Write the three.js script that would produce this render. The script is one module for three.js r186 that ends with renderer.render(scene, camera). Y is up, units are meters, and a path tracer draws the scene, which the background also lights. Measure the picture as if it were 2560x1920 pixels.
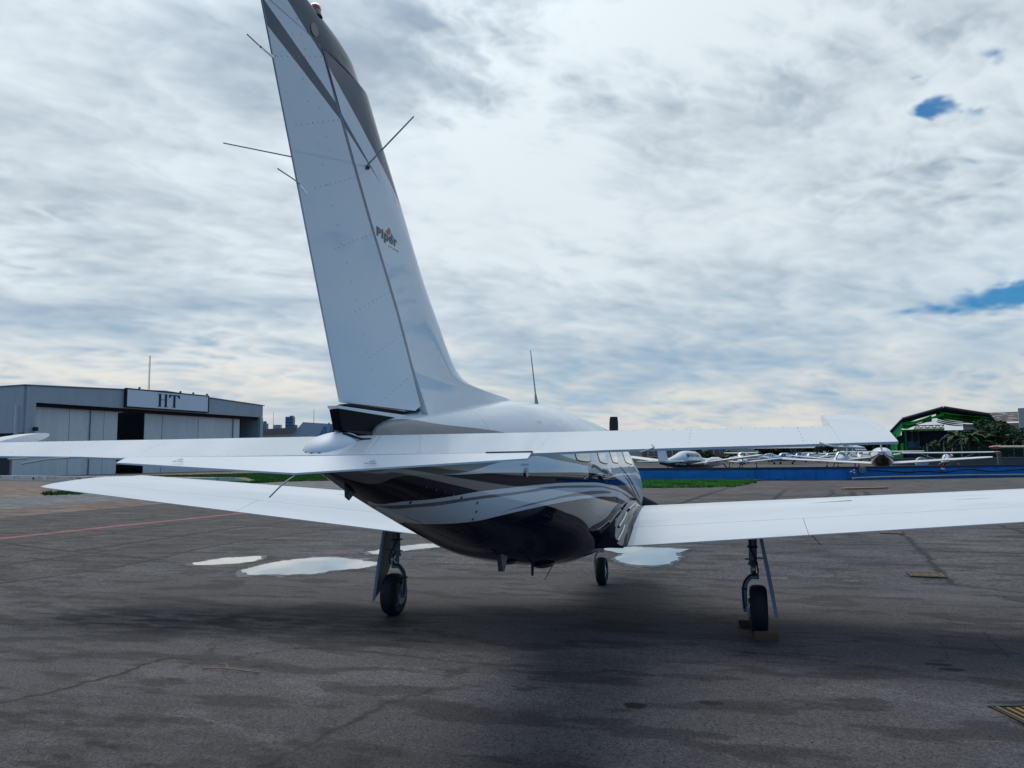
import * as THREE from 'three';
import { mergeGeometries, toCreasedNormals, mergeVertices } from 'three/addons/utils/BufferGeometryUtils.js';
import { RoundedBoxGeometry } from 'three/addons/geometries/RoundedBoxGeometry.js';
import { FontLoader } from 'three/addons/loaders/FontLoader.js';
import { TextGeometry } from 'three/addons/geometries/TextGeometry.js';

// ---------------------------------------------------------------- camera, sky, sun, exposure
// The parked aeroplane defines the axes: x to its right wing, y up, z aft; origin on the ground midway between the main wheels.
const W = 1024, H = 768;
const scene = new THREE.Scene();
const camera = new THREE.PerspectiveCamera(53.13, W / H, 0.1, 4000);
{
  const yaw = 0.2694, pitch = 0.0959, roll = -0.0104;
  const F = new THREE.Vector3(-Math.sin(yaw) * Math.cos(pitch), Math.sin(pitch), -Math.cos(yaw) * Math.cos(pitch));
  const R = new THREE.Vector3(Math.cos(yaw), 0, -Math.sin(yaw));
  const U = new THREE.Vector3().crossVectors(R, F);
  camera.position.set(1.6301, 1.6693, 7.8244);
  camera.up.copy(U.multiplyScalar(Math.cos(roll)).addScaledVector(R, -Math.sin(roll)));
  camera.lookAt(camera.position.clone().add(F));
  camera.updateMatrixWorld();
}
const renderer = new THREE.WebGLRenderer({ antialias: true });
renderer.setSize(W, H);
renderer.toneMapping = THREE.LinearToneMapping;
renderer.toneMappingExposure = 1.08;
renderer.shadowMap.enabled = true;
renderer.shadowMap.type = THREE.PCFSoftShadowMap;

// seeded randomness and gradient noise
let seed = 20240;
function rnd() { seed = (seed * 1664525 + 1013904223) >>> 0; return seed / 4294967296; }
const rr = (a, b) => a + (b - a) * rnd();
const PERM = new Uint8Array(512);
{ const p = [...Array(256).keys()]; for (let i = 255; i > 0; i--) { const j = Math.floor(rnd() * (i + 1)); [p[i], p[j]] = [p[j], p[i]]; } for (let i = 0; i < 512; i++) PERM[i] = p[i & 255]; }
const GX = new Float32Array(256), GY = new Float32Array(256);
for (let i = 0; i < 256; i++) { GX[i] = Math.cos(i * 2.399963); GY[i] = Math.sin(i * 2.399963); }
function noise(x, y) {
  const xf = Math.floor(x), yf = Math.floor(y), X = xf & 255, Y = yf & 255; x -= xf; y -= yf;
  const u = x * x * x * (x * (x * 6 - 15) + 10), v = y * y * y * (y * (y * 6 - 15) + 10);
  const a = PERM[PERM[X] + Y], b = PERM[PERM[X + 1] + Y], c = PERM[PERM[X] + Y + 1], d = PERM[PERM[X + 1] + Y + 1];
  const n0 = GX[a] * x + GY[a] * y, n1 = GX[b] * (x - 1) + GY[b] * y, n2 = GX[c] * x + GY[c] * (y - 1), n3 = GX[d] * (x - 1) + GY[d] * (y - 1);
  const p = n0 + u * (n1 - n0), q = n2 + u * (n3 - n2);
  return 1.5 * (p + v * (q - p));
}
function fbm(x, y, oct, gain = 0.5) { let s = 0, a = 1, t = 0; for (let i = 0; i < oct; i++) { s += a * noise(x, y); t += a; a *= gain; x = x * 2.03 + 17.3; y = y * 2.03 + 5.1; } return s / t; }
const clamp = (x, a = 0, b = 1) => Math.min(b, Math.max(a, x));
const smooth = (a, b, x) => { const t = clamp((x - a) / (b - a)); return t * t * (3 - 2 * t); };
const mix = (a, b, t) => a + (b - a) * t;

const SUN_AZ = 0.60, SUN_EL = 0.90;      // left of the nose, high behind the cloud
const sunDir = new THREE.Vector3(-Math.sin(SUN_AZ) * Math.cos(SUN_EL), Math.sin(SUN_EL), -Math.cos(SUN_AZ) * Math.cos(SUN_EL));

// broken altocumulus: white where thin, grey-blue where thick, warm and streaky towards the horizon, a few blue holes
function skyTexture(w, h) {
  const data = new Float32Array(w * h * 4);
  // thick (dark) and thin (bright) regions of the sheet: azimuth and elevation in degrees from the camera's heading, radii, strength
  const lumps = [[-9, 30.5, 10, 4.5, -0.40], [2, 34, 12, 5, -0.20], [-23, 27, 9, 4.5, -0.20], [-30, 15, 7, 3.5, -0.14], [22.6, 24.2, 2.6, 1.7, -0.36], [12, 24.0, 7, 2.8, -0.22], [27, 28, 8, 2.6, -0.16],
    [-4, 22, 7, 4.5, 0.32], [-12, 15, 8, 5, 0.14], [5, 16.5, 10, 5, 0.20], [19, 21, 9, 4, 0.14], [24, 15.5, 8, 3, 0.14], [13, 31, 8, 3.5, 0.14], [-30, 31, 8, 5, 0.14], [-20, 21, 6, 4, 0.12],
    [-24, 10.5, 10, 1.5, -0.26], [-17, 7.0, 10, 0.9, -0.14], [16, 13.6, 11, 1.5, -0.22], [30, 16.5, 6, 2.4, -0.26], [13, 11.6, 6, .8, -0.16], [1, 9.2, 7, 1.3, -0.16], [10, 6.6, 7, 1.0, -0.14], [24, 4.4, 9, 0.5, -0.10]];
  const holes = [[29.7, 22.0, 1.9, 0.8, 0.66], [29.9, 23.8, 1.9, 0.8, 0.36], [34.6, 24.2, 2.6, 1.1, 0.40], [32.6, 21.4, 3.0, 1.6, 0.30], [33.2, 17.6, 4.2, 2.4, 0.28], [34.9, 9.8, 7.8, 1.0, 1.0], [46, 13, 9, 2.6, 0.7], [35.5, 6.0, 3.2, 0.3, 0.55]];
  /*gaps*/ const oct = (x, y, k, f0, n, gain, billow) => { let s = 0, a = 1, t = 0, f = f0; for (let i = 0; i < n; i++) { const q = 1 - smooth(0.22, 0.5, f * k * k * 0.0016); if (q > 0) { const v = noise(x * f + i * 13.7, y * f + i * 7.1); s += a * q * (billow ? 0.55 - 2 * Math.abs(v) : v); } t += a; a *= gain; f *= 2.07; } return s / t; };
  for (let j = 0; j < h; j++) {
    const lat = ((j + 0.5) / h - 0.5) * Math.PI, sy = Math.sin(lat), cy = Math.cos(lat);
    for (let i = 0; i < w; i++) {
      const o = (j * w + i) * 4, lon = ((i + 0.5) / w - 0.5) * 2 * Math.PI, dx = Math.cos(lon) * cy, dz = Math.sin(lon) * cy;
      if (sy <= 0) { data[o] = 0.26; data[o + 1] = 0.29; data[o + 2] = 0.33; data[o + 3] = 1; continue; }
      const k = 1 / (sy + 0.17), x = dx * k, z = dz * k;
      let az = Math.atan2(dx, -dz) + 0.2694; if (az > Math.PI) az -= 2 * Math.PI; if (az < -Math.PI) az += 2 * Math.PI;
      const azd = az * 180 / Math.PI, eld = lat * 180 / Math.PI;
      const c = Math.cos(0.75), s = Math.sin(0.75), xs = (x * c - z * s) * 1.0, zs = (x * s + z * c) * 1.35;
      const wx = oct(xs + 3.1, zs, k, 1.1, 3, 0.5), wz = oct(xs - 8.2, zs + 4.4, k, 1.1, 3, 0.5);
      const big = oct(xs + 0.4 * wx, zs + 0.4 * wz, k, 0.7, 3, 0.5);
      const mid = oct(xs + 0.35 * wz + 20, zs - 0.35 * wx, k, 2.1, 5, 0.55);
      const puff = oct(xs + 0.20 * mid + 50, zs + 0.2 * wx + 9, k, 5.2, 5, 0.58, true);
      const fine = oct(xs + 0.10 * mid + 80, zs - 0.1 * wx + 9, k, 11, 5, 0.62);
      let l = 0;
      for (const [a, e, ra, re, st] of lumps) { const u = (azd - a + 7 * wx) / ra, v = (eld - e + 3.5 * wz) / re, q = u * u + v * v; if (q < 9) l += st * Math.exp(-q); }
      let ho = 0;
      for (const [a, e, ra, re, st] of holes) { const u = (azd - a) / ra, v = (eld - e - 0.10 * (azd - a) * (a > 34.85 && a < 35 ? 0.7 : 0)) / re, q = u * u + v * v; if (q < 9) ho = Math.max(ho, st * Math.exp(-q)); }
      const sunAng = Math.acos(clamp(dx * sunDir.x + sy * sunDir.y + dz * sunDir.z, -1, 1)), sunGlow = Math.exp(-Math.pow(sunAng / 0.34, 2));
      const clumps = smooth(-0.15, 0.35, big + 0.5 * wx);
      let t = 0.66 + 0.40 * big + 0.40 * mid + (0.12 + 0.40 * clumps) * puff + 0.20 * fine + 0.80 * l - 0.10 * (1 - smooth(3, 13, eld)) ;
      t = clamp(t, -0.1, 1.15);
      // farther from the sun the sheet breaks up and the sky between shows
      const open = 0.50 * smooth(0.75, 1.7, sunAng);
      const hole = smooth(-0.10, 0.38, Math.max(ho - 0.40 + (0.5 * mid - 0.6 * puff + 0.5 * fine) * smooth(0.04, 0.3, ho) * (azd > 24 && eld < 11.5 ? 0.5 : 1), open + 0.55 * (oct(xs + 31, zs - 17, k, 0.55, 4, 0.5)) + 0.25 * mid + 0.12 * fine - 0.12 - 0.4 * (1 - smooth(0.75, 1.3, sunAng))));
      const lowBand = 1 - smooth(2, 16, eld);
      const wht = [0.76, 0.845, 0.90], gry = [0.31, 0.40, 0.50], low = [0.26, 0.46, 0.65], cream = [0.86, 0.785, 0.675];
      const tt = smooth(0.0, 1.0, t);
      const hz = 1 - smooth(0, 24, eld), blue = [mix(0.010, 0.022, hz), mix(0.15, 0.25, hz), mix(0.40, 0.50, hz)], hzc = [0.68, 0.655, 0.62], hl = 1 - smooth(0.2, 3.2, eld);
      for (let q = 0; q < 3; q++) {
        const dark = mix(gry[q], low[q], lowBand * 0.9), lite = mix(wht[q], cream[q], (1 - smooth(1, 12, eld)) * 0.9);
        let col = mix(dark, lite, tt) * (mix(0.90, 0.74, smooth(0.75, 1.7, sunAng)) + 0.85 * sunGlow * (0.35 + 0.65 * tt));
        col *= mix(1, [0.79, 0.96, 1.10][q], smooth(0.8, 1.6, sunAng));
        col = mix(col, blue[q], hole * 0.92);
        data[o + q] = mix(col, hzc[q], hl * 0.6);
      }
      data[o + 3] = 1;
    }
  }
  const t = new THREE.DataTexture(data, w, h, THREE.RGBAFormat, THREE.FloatType);
  t.mapping = THREE.EquirectangularReflectionMapping; t.magFilter = THREE.LinearFilter; t.minFilter = THREE.LinearFilter; t.needsUpdate = true;
  return t;
}
const sky = skyTexture(4096, 2048);
scene.background = sky;
scene.environment = sky;
const sun = new THREE.DirectionalLight(new THREE.Color(1.0, 0.97, 0.92), 1.25);
sun.position.copy(sunDir).multiplyScalar(60);
sun.castShadow = true;
sun.shadow.radius = 52;
sun.shadow.mapSize.set(2048, 2048);
Object.assign(sun.shadow.camera, { left: -30, right: 30, top: 30, bottom: -30, near: 1, far: 200 });
scene.add(sun);

// ---------------------------------------------------------------- helpers
const V = (x, y, z) => new THREE.Vector3(x, y, z);
const taken = {};
function numbered(n) { const k = taken[n] = (taken[n] ?? -1) + 1; return k ? n + '_' + String(k).padStart(3, '0') : n; }
function mesh(name, geo, mat, parent = scene) {
  const g = Array.isArray(geo) ? join(geo) : geo, m = new THREE.Mesh(g, mat);
  m.name = parent === scene ? numbered(name) : name; m.castShadow = m.receiveShadow = true; parent.add(m); return m;
}
function thing(name, label, category, pos = [0, 0, 0], turn = 0, group) {
  const g = new THREE.Group(); g.name = numbered(name); g.position.set(...pos); g.rotation.y = turn;
  g.userData = { label, category }; if (group) g.userData.group = group; scene.add(g); return g;
}
function tag(o, label, category, group) { o.userData.label = label; if (category) o.userData.category = category; if (group) o.userData.group = group; return o; }
function struct(name, geo, mat, label) { const m = mesh(name, geo, mat); m.userData.kind = 'structure'; if (label) m.userData.label = label; return m; }
function copyOf(src, label, pos, turn, scale) { const c = src.clone(); c.name = numbered(src.name.replace(/_\d{3}$/, '')); c.userData = { ...src.userData, label }; c.position.set(...pos); c.rotation.y = turn; if (scale) c.scale.setScalar(scale); scene.add(c); return c; }
function join(list) {
  const gs = list.map((g) => { const n = g.index ? g.toNonIndexed() : g.clone(); for (const k of Object.keys(n.attributes)) if (!['position', 'normal', 'uv', 'color'].includes(k)) n.deleteAttribute(k); if (!n.attributes.uv) n.setAttribute('uv', new THREE.BufferAttribute(new Float32Array(n.attributes.position.count * 2), 2)); if (!n.attributes.normal) n.computeVertexNormals(); return n; });
  const hasColor = gs.some((g) => g.attributes.color);
  if (hasColor) for (const g of gs) if (!g.attributes.color) { const c = new Float32Array(g.attributes.position.count * 3).fill(1); g.setAttribute('color', new THREE.BufferAttribute(c, 3)); }
  return mergeGeometries(gs);
}
// skin over a list of closed rings (arrays of [x, y, z]); uvOf gives a texture coordinate; ends are capped with fans
function loft(rings, { caps = [true, true], crease = 0.6, uvOf, closed = true } = {}) {
  const pos = [], uv = [], idx = [], n = rings[0].length, m = closed ? n + 1 : n;
  rings.forEach((r, i) => { for (let j = 0; j < m; j++) { const p = r[j % n]; pos.push(...p); uv.push(...(uvOf ? uvOf(p, i, j, m) : [0, 0])); } });
  for (let i = 0; i + 1 < rings.length; i++) for (let j = 0; j + 1 < m; j++) { const a = i * m + j, b = a + 1, c = a + m, d = c + 1; idx.push(a, c, b, b, c, d); }
  [0, rings.length - 1].forEach((i, e) => {
    if (!caps[e]) return;
    const c = [0, 0, 0]; for (const p of rings[i]) { c[0] += p[0] / n; c[1] += p[1] / n; c[2] += p[2] / n; }
    const base = pos.length / 3; pos.push(...c); uv.push(...(uvOf ? uvOf(c, i, 0, m) : [0, 0]));
    for (const p of rings[i]) { pos.push(...p); uv.push(...(uvOf ? uvOf(p, i, 0, m) : [0, 0])); }
    for (let j = 0; j < n; j++) { const a = base + 1 + j, b = base + 1 + (j + 1) % n; e ? idx.push(base, a, b) : idx.push(base, b, a); }
  });
  let g = new THREE.BufferGeometry();
  g.setAttribute('position', new THREE.Float32BufferAttribute(pos, 3)); g.setAttribute('uv', new THREE.Float32BufferAttribute(uv, 2)); g.setIndex(idx);
  g = toCreasedNormals(g, crease); return g;
}
function tube(pts, r, seg = 8, steps) { const c = new THREE.CatmullRomCurve3(pts.map((p) => V(...p)), false, 'centripetal'); return new THREE.TubeGeometry(c, steps ?? Math.max(2, pts.length * 6), r, seg, false); }
function rod(a, b, r0, r1 = r0, seg = 10) {
  const A = V(...a), B = V(...b), d = B.clone().sub(A), g = new THREE.CylinderGeometry(r1, r0, d.length(), seg);
  g.applyQuaternion(new THREE.Quaternion().setFromUnitVectors(V(0, 1, 0), d.normalize())); const m = A.add(B).multiplyScalar(0.5); g.translate(m.x, m.y, m.z); return g;
}
function box(w, h, d, x = 0, y = 0, z = 0, r = 0) { const g = r ? new RoundedBoxGeometry(w, h, d, 2, r) : new THREE.BoxGeometry(w, h, d); g.translate(x, y, z); return g; }
function ball(r, x, y, z, sx = 1, sy = 1, sz = 1, seg = 20) { const g = new THREE.SphereGeometry(r, seg, Math.ceil(seg * 0.6)); g.scale(sx, sy, sz); g.translate(x, y, z); return g; }
// flat plate: polygon in two coordinates pushed to a thickness along the third
function plate(poly, t, map) { const s = new THREE.Shape(poly.map((p) => new THREE.Vector2(...p))), g = new THREE.ExtrudeGeometry(s, { depth: t, bevelEnabled: false }); const p = g.attributes.position; for (let i = 0; i < p.count; i++) { const q = map(p.getX(i), p.getY(i), p.getZ(i)); p.setXYZ(i, ...q); } g.computeVertexNormals(); return g; }
function pchip(xs, ys) {
  const n = xs.length, h = [], d = [], m = new Array(n).fill(0);
  for (let i = 0; i < n - 1; i++) { h.push(xs[i + 1] - xs[i]); d.push((ys[i + 1] - ys[i]) / h[i]); }
  m[0] = d[0]; m[n - 1] = d[n - 2];
  for (let i = 1; i < n - 1; i++) if (d[i - 1] * d[i] > 0) { const a = 2 * h[i] + h[i - 1], b = h[i] + 2 * h[i - 1]; m[i] = (a + b) / (a / d[i - 1] + b / d[i]); }
  return (x) => { let k = 0; while (k < n - 2 && x > xs[k + 1]) k++; const t = (x - xs[k]) / h[k]; return (2 * t ** 3 - 3 * t * t + 1) * ys[k] + (t ** 3 - 2 * t * t + t) * h[k] * m[k] + (3 * t * t - 2 * t ** 3) * ys[k + 1] + (t ** 3 - t * t) * h[k] * m[k + 1]; };
}
// NACA-like half thickness, 1 at its thickest
const naca = (t) => (2.969 * Math.sqrt(t) - 1.26 * t - 3.516 * t * t + 2.843 * t ** 3 - 1.015 * t ** 4) ;
// closed ring of [chordwise 0..1, height] between two chord fractions, upper side first from the rear
function airfoil(up, lo, t0 = 0, t1 = 1, n = 18) {
  const r = [], f = (i) => { const u = i / n; return t0 + (t1 - t0) * (t0 === 0 ? (1 - Math.cos(u * Math.PI / 2 * 1.0)) * (1) : u); };
  for (let i = n; i >= 0; i--) { const t = f(i); r.push([t, up * naca(t) + 0.0015]); }
  for (let i = t0 === 0 ? 1 : 0; i <= n; i++) { const t = f(i); r.push([t, -lo * naca(t) - 0.0015]); }
  return r;
}
function canvasTex(w, h, draw, { repeat, aniso = true } = {}) { const c = document.createElement('canvas'); c.width = w; c.height = h; const x = c.getContext('2d'); draw(x, w, h); const t = new THREE.CanvasTexture(c); t.colorSpace = THREE.SRGBColorSpace; t.wrapS = t.wrapT = repeat ? THREE.RepeatWrapping : THREE.ClampToEdgeWrapping; return t; }
const lin = (r, g, b) => new THREE.Color().setRGB(r, g, b);
const css = (r, g, b, a = 1) => { const e = (c) => Math.round(255 * (c <= 0.0031308 ? 12.92 * c : 1.055 * Math.pow(c, 1 / 2.4) - 0.055)); return `rgba(${e(r)},${e(g)},${e(b)},${a})`; };
const std = (c, roughness = 0.6, metalness = 0, extra = {}) => new THREE.MeshStandardMaterial({ color: c, roughness, metalness, ...extra });
const paint = (c, extra = {}) => new THREE.MeshPhysicalMaterial({ color: c, roughness: 0.4, specularIntensity: 0, clearcoat: 0.8, clearcoatRoughness: 0.02, ...extra });
// small greyscale noise tile for bump and roughness
function noiseTile(n, f, oct, lo, hi, seed2 = 0) {
  const d = new Uint8Array(n * n * 4);
  for (let j = 0; j < n; j++) for (let i = 0; i < n; i++) {
    // blend four shifted copies so that the tile wraps
    const u = i / n, v = j / n; let s = 0;
    for (const [a, b, w] of [[0, 0, (1 - u) * (1 - v)], [1, 0, u * (1 - v)], [0, 1, (1 - u) * v], [1, 1, u * v]]) s += w * fbm((u - a) * f + seed2 + 40, (v - b) * f + 40, oct);
    const k = clamp(0.5 + 0.9 * s), q = Math.round(255 * mix(lo, hi, k)); d.set([q, q, q, 255], (j * n + i) * 4);
  }
  const t = new THREE.DataTexture(d, n, n); t.wrapS = t.wrapT = THREE.RepeatWrapping; t.magFilter = THREE.LinearFilter; t.minFilter = THREE.LinearMipmapLinearFilter; t.generateMipmaps = true; t.needsUpdate = true; return t;
}
const M = {
  white: paint(lin(0.74, 0.75, 0.765)), whiteDull: std(lin(0.72, 0.73, 0.74), 0.4), navy: paint(lin(0.008, 0.011, 0.024)), taupe: paint(lin(0.13, 0.125, 0.125), { metalness: 0.3 }),
  black: std(lin(0.008, 0.008, 0.01), 0.5), rubber: std(lin(0.014, 0.014, 0.016), 0.75), metal: std(lin(0.42, 0.45, 0.48), 0.32, 0.85), greyPaint: std(lin(0.24, 0.27, 0.30), 0.45), darkMetal: std(lin(0.10, 0.11, 0.12), 0.45, 0.6),
  bright: std(lin(0.8, 0.82, 0.85), 0.18, 0.9), wick: std(lin(0.50, 0.48, 0.42), 0.6), whisker: std(lin(0.30, 0.34, 0.37), 0.35, 0.7), red: paint(lin(0.6, 0.03, 0.03)), seam: std(lin(0.03, 0.035, 0.045), 0.7), rivet: std(lin(0.36, 0.38, 0.42), 0.5),
  glass: new THREE.MeshPhysicalMaterial({ color: lin(0.03, 0.035, 0.04), roughness: 0.03, clearcoat: 1, clearcoatRoughness: 0.01 }),
};

// ---------------------------------------------------------------- ground: apron, old asphalt, taxi lane, dirt, grass
const inPoly = (x, z, p) => { let c = false; for (let i = 0, j = p.length - 1; i < p.length; j = i++) if ((p[i][1] > z) !== (p[j][1] > z) && x < (p[j][0] - p[i][0]) * (z - p[i][1]) / (p[j][1] - p[i][1]) + p[i][0]) c = !c; return c; };
const APRON_EDGE = [[-6.2, 16], [-7.4, 6], [-8.20, -0.81], [-7.92, -1.98], [-7.85, -3.23], [-8.17, -5.30], [-7.49, -9.53], [-7.5, -24], [-6, -60]];
const edgeX = pchip(APRON_EDGE.map((p) => -p[1]), APRON_EDGE.map((p) => p[0]));
const RIGHT_EDGE = [[5.21, -10.74], [4.37, -3.35], [6.6, -2.9], [9, -2.9], [40, -6], [40, -31], [8.0, -31]];
const LANE_NEAR = [[-16, 8], [-19.5, -4], [-23.93, -14.46], [-24.56, -21.65], [-21.63, -29.36], [-19.98, -33.07], [-6, -46.5]];
const LANE_FAR = [[-9, -62], [-27.99, -47.83], [-31.77, -45.22], [-33.68, -36.73], [-31.06, -25.74], [-31.61, -21.12], [-38, -4], [-40, 8]];
const LANE = [...LANE_NEAR, ...LANE_FAR];
const DIRT_EDGE = [[-14, 8], [-18, -4], [-21.81, -12.62], [-21.41, -20.40], [-18.11, -24.14], [-16.25, -26.96], [-5, -42]];
const DIRT = [...DIRT_EDGE, ...LANE_NEAR.slice().reverse()];
const PUDDLES = [
  [[-6.90, -3.13], [-6.87, -3.42], [-6.67, -3.89], [-6.36, -4.14], [-6.08, -3.94], [-6.01, -3.53], [-6.23, -3.15], [-6.53, -2.98]],
  [[-5.51, -2.51], [-5.60, -3.11], [-5.49, -3.81], [-5.17, -4.24], [-4.71, -4.20], [-4.03, -3.86], [-3.79, -3.63], [-3.84, -3.14], [-4.14, -2.84], [-4.21, -2.54], [-4.68, -2.30], [-5.15, -2.25]],
  [[-4.62, -4.99], [-4.58, -5.57], [-4.36, -6.15], [-3.95, -6.63], [-3.51, -6.71], [-3.40, -6.24], [-3.77, -5.87], [-4.11, -5.37], [-4.33, -4.85]],
  [[-0.73, -6.28], [-0.59, -6.75], [0.19, -6.67], [0.85, -6.50], [0.76, -5.81], [0.84, -5.26], [0.68, -4.56], [0.43, -4.25], [0.04, -4.49], [-0.19, -5.01], [-0.15, -5.70], [-0.48, -6.04]],
];
const rings = PUDDLES.map((p) => new THREE.CatmullRomCurve3(p.map(([x, z]) => V(x, 0, z)), true, 'centripetal').getPoints(220).slice(0, -1).map((v) => [v.x + 0.06 * noise(v.x * 5, v.z * 5) + 0.03 * noise(v.x * 17, v.z * 17), v.z + 0.09 * noise(v.x * 4 + 9, v.z * 4) + 0.04 * noise(v.x * 11, v.z * 11)]));
const puddleBox = rings.map((r) => [Math.min(...r.map((p) => p[0])) - 0.8, Math.max(...r.map((p) => p[0])) + 0.8, Math.min(...r.map((p) => p[1])) - 0.8, Math.max(...r.map((p) => p[1])) + 0.8]);
function puddleDistance(x, z) { let d = 9; rings.forEach((r, i) => { const b = puddleBox[i]; if (x < b[0] || x > b[1] || z < b[2] || z > b[3]) return; if (inPoly(x, z, r)) { d = 0; return; } for (const p of r) d = Math.min(d, Math.hypot(p[0] - x, (p[1] - z) * 0.6)); }); return d; }
const hash = (i, j) => { let h = (i * 374761393 + j * 668265263) | 0; h = Math.imul(h ^ (h >>> 13), 1274126177); return ((h ^ (h >>> 16)) >>> 0) / 4294967296; };
// oil and tyre blotches seen in the photograph: x, z, radii, strength
const BLOTCH = [[-4.6, 1.0, 2.0, 0.55, 0.7], [-3.3, 0.55, 1.5, 0.5, 0.75], [-2.2, 0.2, 1.0, 0.35, 0.45], [-4.2, 2.1, 0.7, 0.28, 0.5], [-5.2, 0.2, 1.2, 0.5, 0.3], [0.98, 2.45, 0.085, 0.07, 0.9], [1.47, 2.27, 0.09, 0.05, 0.7], [3.2, 0.86, 0.10, 0.05, 0.8], [3.27, 1.0, 0.10, 0.05, 0.8], [0.2, 0.8, 0.10, 0.05, 0.5], [4.6, -0.6, 0.8, 0.3, 0.3], [3.0, -1.2, 0.2, 0.12, 0.3], [2.2, -8, 1.6, 0.7, 0.3], [4, -8.6, 1.0, 0.8, 0.35], [3.6, -5.5, 1.0, 0.5, 0.3], [3.55, 2.12, 0.26, 0.30, 0.85], [4.22, -4.0, 0.29, 0.26, 0.7], [0.6, 1.6, 0.9, 0.4, 0.3], [-1.2, 1.0, 0.9, 0.35, 0.35], [5.2, 1.6, 0.9, 0.8, 0.4], [2.4, 3.4, 0.7, 0.3, 0.25], [-2.6, 3.6, 1.2, 0.5, 0.45], [-1.0, 4.2, 1.5, 0.5, 0.4], [0.9, 3.6, 1.0, 0.35, 0.35], [-4.4, 3.4, 0.9, 0.3, 0.4], [2.6, 1.2, 0.9, 0.3, 0.35]];
function groundColour(x, z, out) {
  const n1 = fbm(x * 0.22 + 3, z * 0.22, 4), n2 = fbm(x * 1.1 + 30, z * 1.4 + 8, 6, 0.6), n3 = 1.6 * fbm(x * 7 + 7, z * 7, 4, 0.65);
  const wob = 0.12 * noise(x * 2, z * 2) + 0.3 * noise(x * 0.4 + 5, z * 0.4);
  const ex = z < 60 && z > -60 ? edgeX(clamp(-z, -16, 60)) : -6;
  let r, g, b;
  if (inPoly(x + wob * 0.4, z + wob * 0.4, LANE)) { r = 0.155; g = 0.155; b = 0.155; const q = 1 + 0.10 * n2 + 0.12 * n1; r *= q; g *= q; b *= q; }
  else if (inPoly(x + wob * 1.5, z + wob, DIRT)) { r = 0.15; g = 0.115; b = 0.088; const q = 1 + 0.4 * n2 + 0.2 * n3; r *= q; g *= q; b *= q; }
  else if (x < -20 && z < -8 && x < -6 - 0.2 * (z + 50)) { const q = 1 + 0.3 * n2 + 0.25 * n1; r = 0.19 * q; g = 0.135 * q; b = 0.105 * q; }
  else if (x < ex + wob * 0.12) { const q = 0.98 + 0.30 * n1 + 0.24 * n2 + 0.16 * n3; r = 0.074 * q; g = 0.064 * q; b = 0.061 * q; }
  else if (inPoly(x + wob * 0.15, z + wob * 0.15, RIGHT_EDGE)) { const q = 1 + 0.22 * n1 + 0.22 * fbm(x * 0.5, z * 3, 4) + 0.14 * n3; r = 0.092 * q; g = 0.084 * q; b = 0.081 * q; }
  else if (z < -48 - 0.25 * (x < 0 ? 0 : x)) { const v = smooth(0.05, 0.25, fbm(x * 0.05 + 8, z * 0.16, 4)), q = 1 + 0.3 * fbm(x * 0.1, z * 0.5, 4) + 0.15 * n2; r = mix(0.105, 0.060, v) * q; g = mix(0.088, 0.066, v) * q; b = mix(0.078, 0.034, v) * q; }
  else if (z < -15.2) { const q = 0.95 + 0.25 * n1 + 0.34 * fbm(x * 0.35, z * 1.6 + 3, 4) + 0.12 * n3, s = smooth(-36, -46, z) * 0.5; r = mix(0.100, 0.120, s) * q; g = mix(0.088, 0.104, s) * q; b = mix(0.083, 0.093, s) * q; }
  else { const q = 1 + 0.24 * n1 + 0.20 * n2 + 0.13 * n3; r = 0.082 * q; g = 0.076 * q; b = 0.077 * q; }
  let k = 1;
  for (const [bx, bz, ra, rb, st] of BLOTCH) { const u = (x - bx) / ra, v = (z - bz) / rb, q = u * u + v * v; if (q < 5) { const e = ra < 0.3 ? 1 - smooth(0.6, 1.3, q + 0.5 * n3) : Math.exp(-q) * smooth(-0.15, 0.3, fbm(x * 2.2 + 3, z * 7, 4) + 0.05); k *= 1 - st * e; } }
  // dark grainy weathering, in patches
  k *= 1 - 0.46 * smooth(0.06, 0.22, fbm(x * 0.9 + 11, z * 2.6 + 2, 5));
  k *= 1 + 0.34 * smooth(0.08, 0.28, fbm(x * 0.55 + 71, z * 1.1 + 12, 5));
  if (z > -4 && z < 9 && x > -8 && x < 7) k *= 1 - 0.5 * smooth(0.22, 0.34, fbm(x * 3.1 + 3, z * 7 + 41, 4)) * smooth(0.0, 0.3, noise(x * 0.6 + 2, z * 0.8 + 7));
  const pd = puddleDistance(x, z); if (pd < 0.7) k *= mix(0.5, 1, smooth(0.02, 0.22 + 0.12 * n2, pd));
  const a = z > -47 ? 0.90 : 1; k *= a; out[0] = r * k; out[1] = g * k * 1.0; out[2] = b * k * 1.05;
}
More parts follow.
